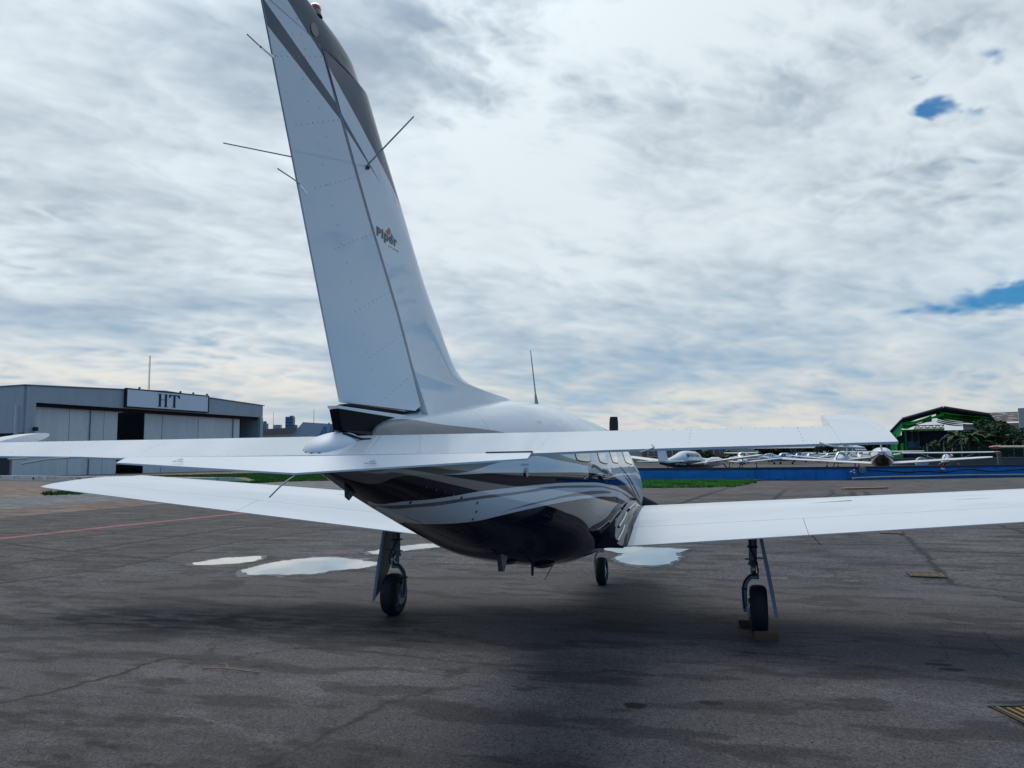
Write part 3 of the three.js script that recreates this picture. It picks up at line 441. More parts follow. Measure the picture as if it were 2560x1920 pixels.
// control surface point: x, distance behind the hinge, height above its chord plane
const el = (x, q, y) => { const c = Math.cos(droop), s = Math.sin(droop); return [x, hingeY + 0.004 * Math.abs(x) + y * c - q * s, hingeZ + q * c + y * s]; };
const elevChord = (x) => mix(0.385, 0.250, Math.abs(x) / 2.2);
const elevSec = (x, q0, q1, h0, round) => {
  const r = [], n = 10; const hh = (q) => mix(h0, 0.0045, clamp(q / elevChord(x)));
  for (let i = n; i >= 0; i--) { const q = mix(q0, q1, i / n); r.push(el(x, q, q < 0 ? h0 * Math.sqrt(Math.max(0, 1 - (q / q0) ** 2)) * 1.0 + (q === q0 ? 0 : 0.002) : hh(q))); }
  for (let i = 0; i <= n; i++) { const q = mix(q0, q1, i / n); r.push(el(x, q, q < 0 ? -h0 * Math.sqrt(Math.max(0, 1 - (q / q0) ** 2)) : -hh(q))); }
  return r;
};
const elevator = (() => {
  const gs = [], xs = (a, b, n) => [...Array(n + 1)].map((_, i) => mix(a, b, i / n));
  gs.push(loft(xs(-0.93, 0.93, 8).map((x) => elevSec(x, -0.012, 0.333, 0.030 - 0.004 * Math.abs(x))), { crease: 0.5 }));
  for (const s of [1, -1]) {
    gs.push(loft([0.929, 0.99, 1.2, 1.5, 2.02].map((x) => elevSec(s * x, -0.012, elevChord(x) + 0.018 * (x < 1.0 ? 1 : 0), 0.030 - 0.004 * x)), { crease: 0.5, caps: [true, true] }));
    // tip with the horn balance running forward of the hinge
    const horn = [[2.0205, -0.31, 1], [2.08, -0.31, 1], [2.12, -0.295, 1], [2.155, -0.25, 0.95], [2.18, -0.17, 0.85], [2.196, -0.08, 0.7], [2.206, 0.04, 0.5]];
    gs.push(loft(horn.map(([x, q, k]) => { const r = [], n = 22, q1 = elevChord(x), th = (v) => v >= 0 || q >= 0 ? mix(0.0225, 0.0045, clamp(v / q1)) : k * 0.0225 * Math.sqrt(Math.max(0, 1 - (v / q) ** 4)) * (1 + 0.25 * (v / q) * (1 - v / q) * 4 * 0.5) + 0.001; for (let i = n; i >= 0; i--) { const v = mix(q, q1, (i / n) ** 1.4); r.push(el(s * x, v, th(v))); } for (let i = 1; i <= n; i++) { const v = mix(q, q1, (i / n) ** 1.4); r.push(el(s * x, v, -th(v))); } return r; }), { crease: 0.6 }));
  }
  return mesh('elevator', gs, M.white, plane);
})();
const tailWhite = new THREE.MeshPhysicalMaterial({ color: lin(0.76, 0.77, 0.785), roughness: 0.5, specularIntensity: 0.5 });
// trim tab across the middle: V-shaped trailing edge, hanging lower than the elevator
const tabZ = (x) => mix(5.135, 5.054, Math.abs(x) / 0.92), tabY = (x) => mix(1.615, 1.663, Math.abs(x) / 0.92);
const tab = (() => {
  const rg = []; for (let i = -8; i <= 8; i++) { const x = i / 8 * 0.922, e = 0.335, A = el(x, e + 0.004, 0.006), B = el(x, e + 0.004, -0.010); const t = Math.abs(x) > 0.9 ? 0.9 : 1; rg.push([[x, tabY(x) + 0.004, tabZ(x)], A, B, [x, tabY(x) - 0.003, tabZ(x)]]); }
  return mesh('trim_tab', loft(rg, { crease: 0.3 }), tailWhite, elevator);
})();
mesh('tab_gap', tube([el(0.74, 0.3355, 0.0075), el(0.85, 0.3355, 0.0078), el(0.925, 0.3355, 0.008)], 0.0035, 6), M.black, elevator);
// fairing bump over the control horn, with screws
{ const g = ball(1, 0, 0, 0, 0.112, 0.056, 0.16, 28); g.rotateX(droop); g.translate(-0.018, 1.728, 4.80); const b = mesh('horn_fairing', g, tailWhite, elevator);
  const sc = []; for (let i = 0; i < 12; i++) { const a = -0.5 + i * 0.33, x = -0.012 + 0.112 * Math.cos(a + 1.9), z = 4.80 + 0.16 * Math.sin(a + 1.9), p = el(x, z - hingeZ, 0); sc.push(new THREE.CylinderGeometry(0.005, 0.005, 0.004, 10).rotateX(droop).translate(x, p[1] + 0.028 - 0.07 * (z - hingeZ) + 0.002, z)); } mesh('screw', sc, M.seam, elevator).userData.kind = 'stuff'; 
  mesh('fairing_gap', tube([[0.03, 1.785, 4.80], [0.07, 1.772, 4.79], [0.10, 1.758, 4.76], [0.14, 1.757, 4.75]], 0.006, 6), M.black, elevator); }
// lettering on the tab
const noPush = canvasTex(256, 96, (c, w, h) => { c.clearRect(0, 0, w, h); c.fillStyle = '#10131c'; c.font = 'italic bold 40px sans-serif'; c.textAlign = 'center'; c.fillText('NÃO', w / 2 + 14, 40); c.fillText('EMPURRE', w / 2, 84); });
for (const x of [-0.60, 0.30]) { const rot = Math.atan2((1.706 - tabY(x)), (tabZ(x) - 4.994)), g = new THREE.PlaneGeometry(0.075, 0.03); g.rotateX(-Math.PI / 2 + rot); g.translate(x, tabY(x) + 0.018 + 0.0085, tabZ(x) - 0.018 / Math.tan(rot)); mesh('placard', g, new THREE.MeshStandardMaterial({ map: noPush, transparent: true, alphaTest: 0.4, roughness: 0.5, polygonOffset: true, polygonOffsetFactor: -2 }), tab); }
// seams and rivets on the elevator: shallow strips and flush heads
const rivetGeo = new THREE.CylinderGeometry(0.0027, 0.0027, 0.0012, 8);
function rivets(points, parent, mat = M.rivet) { const gs = points.map(([p, n]) => { const g = rivetGeo.clone(); g.applyQuaternion(new THREE.Quaternion().setFromUnitVectors(V(0, 1, 0), V(...n).normalize())); g.translate(...p); return g; }); if (gs.length) mesh('rivets', gs, mat, parent).userData.kind = 'stuff'; }
{ const pts = [], up = [0, Math.cos(droop - 0.07), Math.sin(droop + 0.07)], hh = (x, q) => mix(0.030 - 0.004 * Math.abs(x), 0.0045, q / elevChord(x));
  for (let x = -2.0; x <= 2.0; x += 0.052) if (Math.abs(x) > 0.13) pts.push([el(x, 0.022, hh(x, 0.022)), up]);
  for (const x of [-1.7, -1.35, -0.93, 0.94, 1.5, 1.9]) for (let q = 0.04; q < 0.24; q += 0.045) pts.push([el(x + (x < 1 && x > 0 ? q * 0.0 : 0), q, hh(x, q)), up]);
  for (let x = -0.88; x <= 0.9; x += 0.058) pts.push([el(x, 0.322, hh(x, 0.322)), up]);
  for (const s of [1, -1]) for (const q of [-0.26, -0.2, -0.14, -0.08]) { pts.push([el(s * 2.035, q, 0.0225 * Math.sqrt(1 - (q / 0.31) ** 4) + 0.002), up]); pts.push([el(s * 2.11, q, 0.0225 * Math.sqrt(Math.max(0, 1 - (q / 0.295) ** 4)) + 0.002), up]); }
  rivets(pts, elevator);
   }
rivets((() => { const p = [], n = [1, 0, 0], at = (z, y) => [[Math.max(0.006, mix(finHalf(y) * 0.9, 0.004, clamp((z - HGz(y)) / (TEz(y) - HGz(y))))) + 0.0004, y, z], n];
  for (const y0 of [2.115, 2.31, 2.505, 2.745, 2.965, 3.175, 3.39]) for (let d = 0.03; d < 0.36; d += 0.037) { const y = y0 - 0.5 * d; p.push(at(HGz(y0) + d, y)); }
  for (let y = 2.02; y < 3.4; y += 0.075) p.push(at(mix(HGz(y), TEz(y), 0.58), y)); for (let y = 3.0; y < 3.56; y += 0.05) p.push(at(mix(HGz(y), TEz(y), 0.40 ), y)); return p; })(), rudder, std(lin(0.3, 0.32, 0.36), 0.4, 0.2));
rivets((() => { const p = []; for (let y = 2.06; y < 2.42; y += 0.045) { const z = LEz(Math.max(2.1, y + 0.1)) + 0.36; p.push([[finHalf(y) + 0.001, y, z - 0.12 + (2.42 - y) * -0.5 * 0], [1, 0, 0]]); } for (let t = 0.1; t < 0.9; t += 0.07) p.push([[0.034, 3.40, mix(4.62, 4.98, t)], [1, 0, 0]]); return p; })(), fin);
// static wicks and aerials
for (const pts of [[[0.004, 3.215, 5.345], [0.0, 3.217, 5.42], [0, 3.219, 5.505]], [[0.008, 2.76, 5.09], [0.004, 2.783, 5.142], [0, 2.792, 5.291]]]) { const wk = mesh('static_wick', tube(pts, 0.0028, 6), M.whisker, rudder); mesh('wick_base', tube([pts[0], pts[1]], 0.005, 6), M.bright, wk); }
for (const pts of [[[0.0, 1.610, 5.13], [-0.02, 1.575, 5.19], [-0.045, 1.53, 5.235]], [[1.37, 1.712, 4.96], [1.38, 1.70, 5.02], [1.335, 1.683, 5.06]], [[1.95, 1.712, 4.93], [1.985, 1.697, 4.99], [2.08, 1.69, 5.02]]])
  mesh('static_wick', tube(pts, 0.0032, 6), M.wick, elevator);
mesh('static_wick', tube([[-1.27, 1.690, 4.96], [-1.32, 1.685, 5.02], [-1.42, 1.665, 5.07]], 0.0036, 6), M.wick, elevator); mesh('static_wick', tube([[-1.52, 1.69, 4.95], [-1.58, 1.687, 5.0]], 0.0036, 6), M.wick, elevator);
for (const s of [1, -1]) { const a = mesh('whisker_aerial', rod([s * 0.04, 3.045, 4.62], [s * 0.45, 3.06, 5.02], 0.0042, 0.003, 8), M.whisker, fin); mesh('aerial_foot', [ball(0.012, s * 0.045, 3.046, 4.61), rod([s * 0.035, 3.06, 4.60], [s * 0.045, 3.03, 4.63], 0.005)], M.darkMetal, a); }
{ const a = mesh('whip_aerial', rod([0, 2.17, 1.10], [0, 2.613, 1.294], 0.007, 0.0035, 10), M.greyPaint, plane); mesh('aerial_foot', rod([0, 2.115, 1.08], [0, 2.24, 1.13], 0.022, 0.008, 14), M.greyPaint, a); }
// tail light cap, tie-down ring, belly aerials
{ const pl = plate([[4.60, 1.53], [4.72, 1.56], [4.715, 1.505], [4.68, 1.488], [4.65, 1.505]], 0.006, (a, b, t) => [0.003 - t, b, a]); const m = mesh('tie_down_bracket', pl, M.darkMetal, plane); mesh('tie_down_ring', new THREE.TorusGeometry(0.013, 0.005, 8, 20).rotateY(Math.PI / 2).translate(0.006, 1.512, 4.685), M.greyPaint, m); }
{ const P = (z, a, o) => skin(z, a, o);
  const b1 = P(2.74, 0.90), b2 = P(2.36, 0.96), b3 = P(1.84, 0.94), b4 = P(1.6, 0.925), b5 = P(1.3, 0.92);
  mesh('belly_aerial', [plate([[-0.11, 0.03], [0.10, 0.06], [0.06, -0.095], [0.01, -0.10]], 0.03, (a, b, t) => [b1[0] + 0.015 - t, b1[1] + b, b1[2] + a])], paint(lin(0.10, 0.10, 0.10)), plane);
  mesh('belly_beacon', ball(0.07, b2[0], b2[1] + 0.002, b2[2], 1, 0.30, 1.4), M.glass, plane); mesh('belly_stub', rod([b3[0], b3[1] + 0.02, b3[2]], [b3[0], b3[1] - 0.09, b3[2] + 0.01], 0.012, 0.010), M.black, plane);
  mesh('belly_pod', ball(0.09, b4[0], b4[1] + 0.005, b4[2], 1, 0.34, 2.0), paint(lin(0.04, 0.045, 0.05)), plane); mesh('belly_whip', rod(b5, [b5[0] - 0.04, b5[1] - 0.11, b5[2] + 0.16], 0.004, 0.003), M.darkMetal, plane); }
// round plates and screws on the flank
for (const [z, a] of [[2.926, 0.4693]]) { const p = skin(z, a, 0.004); mesh('inspection_plate', new THREE.CylinderGeometry(0.032, 0.032, 0.006, 24).rotateZ(Math.PI / 2).translate(...p), std(lin(0.42, 0.43, 0.42), 0.4, 0.2), fuselage); }
mesh('fastener', [[4.172, 0.601], [4.072, 0.6027], [3.982, 0.6064], [3.889, 0.6046], [4.202, 0.6795], [3.789, 0.6103], [3.596, 0.6142], [3.577, 0.6628], [3.58, 0.7136], [4.254, 0.7572]].map(([z, a]) => new THREE.CylinderGeometry(0.0085, 0.0085, 0.004, 14).rotateZ(Math.PI / 2 - 0.25 - (a - 0.6) * 3).translate(...skin(z, a, 0.001))), std(lin(0.03, 0.032, 0.038), 0.4, 0.4), fuselage).userData.kind = 'stuff';
// --- wings
function wingSide(s) {
  const up = s > 0 ? 0.079 : 0.097, y0 = s > 0 ? 0.84 : 0.85, teY = (x) => y0 + up * (x - 0.66), leZ = (x) => -1.55 + 0.155 * (x - 0.65), teZ = (x) => 0.62 - 0.012 * x;
  const sec = (x, t0, t1, n = 22, k = 1) => { const z0 = leZ(x), z1 = teZ(x), ch = z1 - z0; return airfoil(0.096 * ch * k, 0.042 * ch * k, t0, t1, n).map(([t, y]) => [s * x, teY(x) + (1 - t) * 0.040 * ch + y, mix(z0, z1, t)]); };
  const xs = (a, b, n) => [...Array(n + 1)].map((_, i) => mix(a, b, i / n));
  const HX = 0.755, root = loft([0.3, 0.5, 0.719].map((x) => sec(x, 0, 1)), { crease: 0.6 });
  const tipS = [[5.60, 0, 0], [5.75, 0.05, 0], [5.9, 0.16, 0.005], [6.0, 0.30, 0.01], [6.08, 0.48, 0.02], [6.15, 0.70, 0.04], [6.19, 0.86, 0.05]];
  const tip = loft(tipS.map(([x, f, g]) => { const z0 = leZ(x) + f, z1 = teZ(x) - g, ch = z1 - z0; return airfoil(0.096 * ch * 0.9, 0.042 * ch, 0, 1, 22).map(([t, y]) => [s * x, teY(x) + (1 - t) * 0.04 * ch + y, mix(z0, z1, t)]); }), { crease: 0.6 });
  const w = mesh('wing', [loft(xs(0.722, 5.596, 14).map((x) => sec(x, 0, HX)), { crease: 0.6 }), tip], M.white, plane);
  mesh('flap', loft(xs(0.726, s > 0 ? 2.30 : 3.46, 8).map((x) => sec(x, HX + 0.0025, 1, 10)), { crease: 0.5 }), M.white, w);
  mesh('aileron', loft(xs(s > 0 ? 2.304 : 3.466, 5.594, 8).map((x) => sec(x, HX + 0.0025, 1, 10)), { crease: 0.5 }), M.white, w);
  const top = (x, t) => { const ch = teZ(x) - leZ(x); return [s * x, teY(x) + (1 - t) * 0.04 * ch + 0.096 * ch * naca(t) + 0.0015, mix(leZ(x), teZ(x), t)]; };
  rivets((() => { const p = []; for (let x = 3.0; x < 3.6; x += 0.06) p.push([top(x, 0.735), [0, 1, 0.2]]); for (let x = 0.9; x < 5.5; x += 0.16) p.push([top(x, 0.70), [0, 1, 0.1]]); return p; })(), w, std(lin(0.45, 0.47, 0.5), 0.5));
  if (s > 0) mesh('static_wick', rod([2.33, teY(2.33) - 0.005, teZ(2.33) - 0.01], [2.40, teY(2.4) - 0.09, teZ(2.4) + 0.02], 0.004, 0.003, 6), M.black, w);
  mesh('vent_slot', [0.0, 1].map((k) => box(0.42, 0.003, 0.012).rotateZ(s * 0.08).translate(...top(2.6 + k * 0, 0.44))).slice(0, 1), std(lin(0.2, 0.21, 0.22), 0.5), w);
  // navy root fillet with bright edging
  const ramp = loft([[-1.50, 0.02], [-1.2, 0.08], [-0.8, 0.11], [-0.3, 0.12], [0.2, 0.115], [0.5, 0.10], [0.615, 0.07]].map(([z, k]) => { const t = clamp((z - leZ(0.7)) / (teZ(0.7) - leZ(0.7)), 0, 1), yT = top(0.7, t)[1], r = []; for (let i = 0; i <= 8; i++) { const a = i / 8 * Math.PI / 2; r.push([s * (0.695 - k * 1.1 * Math.sin(a)), yT - 0.003 + k * (1 - Math.cos(a)) * 1.1, z]); } r.push([s * 0.4, yT + k, z], [s * 0.4, yT - 0.02, z], [s * 0.69, yT - 0.02, z]); return r; }), { crease: 0.8 });
  const ft = mesh('wing_fillet', [root, ramp], M.navy, w);
  const P2 = (z, o) => { const t = clamp((z - leZ(0.7)) / (teZ(0.7) - leZ(0.7)), 0, 1); return [s * (0.655 - o), top(0.7, t)[1] + 0.012 + o * 0.6, z]; };
  for (const [z0, z1, o] of [[-0.98, -0.50, 0.03], [-0.30, 0.22, 0.045], [0.10, 0.56, 0.015]]) mesh('edge_strip', tube([P2(z0, o), P2((z0 + z1) / 2, o), P2(z1, o + 0.01)], 0.011, 8), std(lin(0.62, 0.64, 0.66), 0.25, 0.5), ft);
}
wingSide(1); wingSide(-1);
// --- landing gear
function tyre(r, w, y, mat = M.rubber) { const p = []; const q = [[0.55, 0.42], [0.70, 0.49], [0.84, 0.5], [0.94, 0.42], [0.985, 0.28], [1.0, 0.10]]; for (const [a, b] of q) p.push(new THREE.Vector2(a * r, b * w)); for (const [a, b] of q.slice().reverse()) { p.push(new THREE.Vector2(a * r, -b * w)); } return new THREE.LatheGeometry(p, 40).rotateZ(Math.PI / 2).translate(0, y, 0); }
function mainGear(s) {
  const g = new THREE.Group(); g.name = 'main_landing_gear'; g.position.set(s * 1.88, 0, 0); plane.add(g);
  const m = (n, geo, mat) => mesh(n, geo, mat, g), X = (x) => s * x;
  m('tyre', [tyre(0.222, 0.155, 0.218)], M.rubber);
  m('wheel_hub', [new THREE.CylinderGeometry(0.118, 0.118, 0.10, 28).rotateZ(Math.PI / 2).translate(0, 0.218, 0)], M.greyPaint);
  m('brake_disc', [new THREE.CylinderGeometry(0.105, 0.105, 0.012, 32).rotateZ(Math.PI / 2).translate(X(-0.088), 0.218, 0), box(0.03, 0.09, 0.06, X(-0.098), 0.20, 0.075)], M.metal);
  m('strut', [rod([X(-0.035), 0.62, 0], [X(-0.03), 1.02, 0], 0.037, 0.040, 18), rod([X(-0.035), 0.53, 0], [X(-0.035), 0.66, 0], 0.026, 0.026, 16), rod([X(-0.035), 0.625, 0], [X(-0.035), 0.655, 0], 0.046, 0.046, 18), rod([X(-0.035), 0.86, 0], [X(-0.035), 0.89, 0], 0.043, 0.043, 18)], M.greyPaint);
  m('fork', [(() => { const t = tube([[X(0.01), 0.515, 0.01], [X(-0.05), 0.52, 0], [X(-0.10), 0.475, 0], [X(-0.122), 0.41, 0], [X(-0.125), 0.30, 0], [X(-0.122), 0.20, 0]], 0.024, 12, 30); return t; })(), rod([X(-0.135), 0.218, 0], [X(-0.06), 0.218, 0], 0.035, 0.03, 16), box(0.09, 0.035, 0.085, X(-0.03), 0.515, 0.0, 0.012)], M.greyPaint);
  m('torque_link', [plate([[0.035, 0.68], [0.13, 0.615], [0.125, 0.59], [0.03, 0.63]], 0.035, (a, b, t) => [X(-0.035) + 0.0175 - t, b, a]), plate([[0.13, 0.615], [0.13, 0.59], [0.03, 0.53], [0.03, 0.56]], 0.03, (a, b, t) => [X(-0.035) + 0.015 - t, b, a])], M.metal);
  m('brake_hose', tube([[X(-0.05), 0.98, 0.045], [X(-0.052), 0.80, 0.05], [X(-0.02), 0.70, 0.09], [X(0.0), 0.62, 0.12], [X(0.0), 0.555, 0.08], [X(-0.07), 0.53, 0.045], [X(-0.125), 0.46, 0.035], [X(-0.14), 0.38, 0.032], [X(-0.13), 0.22, 0.04]], 0.0075, 8, 60), M.black);
  m('hose_clip', box(0.055, 0.016, 0.06, X(-0.125), 0.40, 0, 0.004), M.black); m('hose_clip', box(0.095, 0.014, 0.095, X(-0.035), 0.80, 0, 0.004), M.black);
  m('side_brace', rod([X(-0.05), 0.90, 0.01], [X(-0.30), 1.0, 0.02], 0.016, 0.016), M.greyPaint); m('brace_pin', rod([X(-0.04), 0.68, 0.03], [X(-0.11), 0.685, 0.03], 0.009), M.greyPaint);
  // door hung outboard of the leg, leaning out at its foot
  const d = (a, b, t) => { const k = clamp((0.95 - b) / 0.78); return [X(0.035 + 0.12 * k + (0.008 - t) + 0.01 * Math.sin(k * 3)), b, a]; };
  const poly = []; for (const [a, b] of [[0.17, 0.98], [0.175, 0.8], [0.18, 0.6], [0.18, 0.4], [0.18, 0.17], [0.05, 0.235], [-0.08, 0.36], [-0.16, 0.5], [-0.18, 0.65], [-0.18, 0.98]]) poly.push([a, b]);
  m('gear_door', [plate(poly, 0.010, d), plate([[0.168, 0.97], [0.18, 0.97], [0.19, 0.18], [0.178, 0.18]], 0.03, d)], M.greyPaint);
  m('door_link', rod([X(-0.02), 0.69, 0], [X(0.085), 0.69, 0.0], 0.008), M.metal);
}
mainGear(1); mainGear(-1);
{ const g = new THREE.Group(); g.name = 'nose_landing_gear'; g.position.set(0, 0, -2.44); plane.add(g); const m = (n, geo, mat) => mesh(n, geo, mat, g);
  m('tyre', tyre(0.178, 0.125, 0.175), M.rubber); m('wheel_hub', [new THREE.CylinderGeometry(0.092, 0.092, 0.085, 26).rotateZ(Math.PI / 2).translate(0, 0.175, 0), new THREE.CylinderGeometry(0.035, 0.035, 0.115, 20).rotateZ(Math.PI / 2).translate(0, 0.175, 0)], std(lin(0.7, 0.72, 0.74), 0.35));
  m('strut', [rod([0, 0.46, 0], [0, 0.85, -0.04], 0.034, 0.036, 18), box(0.08, 0.05, 0.07, 0, 0.44, 0, 0.015)], std(lin(0.6, 0.63, 0.65), 0.35)); m('fork', [tube([[0, 0.44, 0], [-0.06, 0.42, 0.01], [-0.088, 0.34, 0.02], [-0.088, 0.175, 0.0]], 0.022, 10, 24), rod([-0.095, 0.175, 0], [-0.04, 0.175, 0], 0.03)], std(lin(0.6, 0.63, 0.65), 0.35)); }
// --- propeller and cowling opening at the nose
{ const hub = mesh('spinner', new THREE.ConeGeometry(0.19, 0.42, 32).rotateX(-Math.PI / 2).translate(0, 1.27, -3.95), M.white, plane);
  for (let k = 0; k < 3; k++) { const b = loft([[0.15, 0.07, 0.9, 0.05], [0.35, 0.10, 0.6, 0.03], [0.65, 0.125, 0.35, 0.018], [0.92, 0.12, 0.22, 0.012], [1.01, 0.10, 0.2, 0.008]].map(([r, c, tw, th]) => [...Array(14)].map((_, i) => { const a = i / 14 * 2 * Math.PI, x = Math.cos(a) * c / 2 * 1.2, y = Math.sin(a) * th; return [x * Math.cos(tw) - y * Math.sin(tw), r, x * Math.sin(tw) + y * Math.cos(tw)]; })), { crease: 0.9 }); b.rotateZ(k * Math.PI * 2 / 3 - 0.02); b.translate(-0.02, 1.27, -3.9); mesh('propeller_blade', b, M.black, plane); } }
// chocks of wood at the right main wheel, and a twig
const wood = std(lin(0.15, 0.065, 0.032), 0.9);
function chock(label, pos, turn) { const c = mesh('wheel_chock', [plate([[-0.055, 0], [0.055, 0], [0.05, 0.045], [0.02, 0.062], [-0.05, 0.058]], 0.21, (a, b, t) => [t - 0.105, b, a])], wood); c.position.set(...pos); c.rotation.y = turn; return tag(c, label, 'wheel chock', 'wooden chocks at the right main wheel'); }
chock('wooden wheel chock lying behind the right main wheel, nearest the camera', [1.93, 0, 0.26], 0.05); chock('wooden wheel chock wedged in front of the right main wheel, mostly hidden by it', [1.80, 0, -0.24], 0.08);
tag(mesh('twig', [tube([[-2.49, 2.34].toSpliced(1, 0, 0.008), [-2.31, 2.35].toSpliced(1, 0, 0.02), [-1.97, 2.35].toSpliced(1, 0, 0.008)], 0.0045, 6), tube([[-2.26, 2.35].toSpliced(1, 0, 0.012), [-2.33, 2.27].toSpliced(1, 0, 0.03), [-2.43, 2.22].toSpliced(1, 0, 0.012)], 0.003, 6)], std(lin(0.32, 0.20, 0.12), 0.9)), 'thin dry forked twig lying on the dark asphalt', 'twig');

// ---------------------------------------------------------------- hangars and buildings
const corr = canvasTex(512, 512, (c, w, h) => { for (let i = 0; i < w; i++) for (let j = 0; j < h; j += 4) { const q = 1 - 0.10 * (i % 16 < 3 ? 1 : 0) + 0.10 * fbm(i * 0.012, j * 0.004 + 3, 4) - 0.10 * smooth(0.1, 0.5, fbm(i * 0.09, j * 0.006 + 9, 3)); c.fillStyle = css(0.9 * q, 0.9 * q, 0.9 * q); c.fillRect(i, j, 1, 4); } }, { repeat: true });
const clad = (r, g, b, rough = 0.7) => std(lin(r, g, b), rough, 0, { map: corr });
const uvBox = (w, h, d, x, y, z, k = 6) => { const g = box(w, h, d, x, y, z), p = g.attributes.position, n = g.attributes.normal, u = g.attributes.uv; for (let i = 0; i < p.count; i++) u.setXY(i, (Math.abs(n.getX(i)) > 0.5 ? p.getZ(i) : p.getX(i)) / k, (Math.abs(n.getY(i)) > 0.5 ? p.getZ(i) : p.getY(i)) / k); return g; };
// the large grey hangar on the left: x along its front, z towards the viewer
{
  const A = [-82.27, 1.67, -68.02], B = [-77.15, 1.67, -111.12], L = Math.hypot(B[0] - A[0], B[2] - A[2]), turn = Math.atan2(-(B[2] - A[2]), B[0] - A[0]);
  const o = thing('hangar', 'large grey hangar with a long lettered sign board above half open sliding doors', 'hangar', [A[0], 0, A[2]], turn);
  const grey = clad(0.50, 0.53, 0.56), pale = clad(0.90, 0.86, 0.80), dark = std(lin(0.012, 0.013, 0.015), 0.9), trim = std(lin(0.16, 0.17, 0.18), 0.6);
  // distance along the front under a given share of its apparent width
  const S = (px) => { const k = (px - 1106) / 1659, l0 = (48 - 1106) / 1659 * 95, l1 = (563.5 - 1106) / 1659 * 135; return L * (k * 95 - l0) / ((l1 - l0) - k * 40); };
  const roofY = (s) => 11.25 + 0.85 * (1 - Math.abs(s / L * 2 - 1));
  const fas = plate([[0, 9.25], [L, 9.25], [L, roofY(L)], [L / 2, roofY(L / 2)], [0, roofY(0)]], 0.4, (a, b, t) => [a, b, t - 0.2]); { const u = fas.attributes.uv, p = fas.attributes.position; for (let i = 0; i < p.count; i++) u.setXY(i, p.getX(i) / 6, p.getY(i) / 6); }
  mesh('front_wall', [fas], grey, o);
  mesh('roof', plate([[-0.4, 11.30], [L / 2, 12.16], [L + 0.4, 11.30], [L + 0.4, 11.42], [L / 2, 12.30], [-0.4, 11.42]], 40, (a, b, t) => [a, b, 0.3 - t]), std(lin(0.30, 0.31, 0.32), 0.5), o);
  mesh('side_wall', [uvBox(0.3, 5.85, 40, -0.15, 8.33, -20), uvBox(1.3, 3.9, 0.35, 0.65, 7.30, 0.02)], grey, o);
  mesh('lower_wall', uvBox(0.3, 5.4, 36, 1.0, 2.7, -20), std(lin(0.05, 0.05, 0.055), 0.8), o);
  mesh('side_door', box(0.08, 3.0, 1.6, 0.82, 1.5, -2.6), std(lin(0.22, 0.24, 0.27), 0.6), o);
  mesh('side_soffit', box(1.2, 0.2, 40, 0.45, 5.45, -20), trim, o);
  mesh('far_wall', [uvBox(0.6, 11.2, 40, L - 0.3, 5.6, -20.2)], grey, o); mesh('back_wall', box(L - 1, 11, 0.3, L / 2, 5.5, -39.8), dark, o);
  mesh('door_head', box(L - 1.2, 0.5, 0.5, L / 2, 9.02, -0.55), dark, o); mesh('hall_floor', box(L - 1, 0.02, 38, L / 2, 0.01, -20.5), std(lin(0.06, 0.06, 0.06), 0.8), o);
  const panels = [[36, 131, 0], [131, 155, 0.03], [155, 199, 0.06], [199, 230, 0.0], [230, 259.5, 0.04], [318, 356, 0.02], [356, 395, -0.02], [395, 434, 0.03], [434, 472, 0], [472, 508.5, 0.02], [508.5, 523.5, 0.05]];
  panels.forEach(([p0, p1, z], i) => { const a = S(p0), b = S(p1); mesh('door_panel', uvBox(b - a - 0.06, 8.85, 0.12, (a + b) / 2, 4.43, -0.8 - z * 0.6 - (i % 2) * 0.05), i % 3 ? pale : clad(0.86, 0.82, 0.76), o); });
  for (const px of [199, 508.5]) mesh('door_edge', box(0.10, 8.8, 0.1, S(px), 4.4, -0.66), trim, o);
  mesh('pillar', [uvBox(0.7, 9.2, 0.6, L - 0.35, 4.6, 0)], grey, o);
  // sign board with two letters
  const s0 = S(261.7), s1 = S(440), sg = mesh('sign_board', box(s1 - s0, 2.45, 0.35, (s0 + s1) / 2, 10.75, 0.45), std(lin(0.80, 0.83, 0.86), 0.5), o);
  mesh('sign_frame', [box(s1 - s0 + 0.3, 0.16, 0.4, (s0 + s1) / 2, 12.05, 0.46), box(s1 - s0 + 0.3, 0.16, 0.4, (s0 + s1) / 2, 9.45, 0.46), box(0.2, 2.44, 0.4, s0 - 0.05, 10.75, 0.46), box(0.2, 2.44, 0.4, s1 + 0.05, 10.75, 0.46)], dark, sg);
  const ink = std(lin(0.014, 0.016, 0.02), 0.6), h0 = S(330), h1 = S(351), t0 = S(354), t1 = S(377), zz = 0.66, yb = 9.86, yt = 11.66, st = 0.19 * (h1 - h0);
  mesh('letter_h', [box(st, yt - yb, 0.08, h0 + st, (yt + yb) / 2, zz), box(st, yt - yb, 0.08, h1 - st, (yt + yb) / 2, zz), box(h1 - h0 - 2 * st, 0.05, 0.07, (h0 + h1) / 2, 10.85, zz), ...[h0 + st, h1 - st].flatMap((x) => [box(st * 2, 0.05, 0.07, x, yb - 0.02, zz), box(st * 2, 0.05, 0.07, x, yt + 0.02, zz)])], ink, sg);
  const tc = (t0 + t1) / 2; mesh('letter_t', [box(st, yt - yb, 0.08, tc, (yt + yb) / 2, zz), box(st * 2, 0.05, 0.07, tc, yb - 0.02, zz), box(t1 - t0, 0.10, 0.07, tc, yt, zz), ...[-1, 1].map((k) => plate([[tc + k * (t1 - t0) / 2, yt], [tc + k * (t1 - t0) / 2, yt - 0.5], [tc + k * ((t1 - t0) / 2 - 0.55), yt]], 0.06, (a, b, t) => [a, b, zz - 0.03 + t]))], ink, sg);
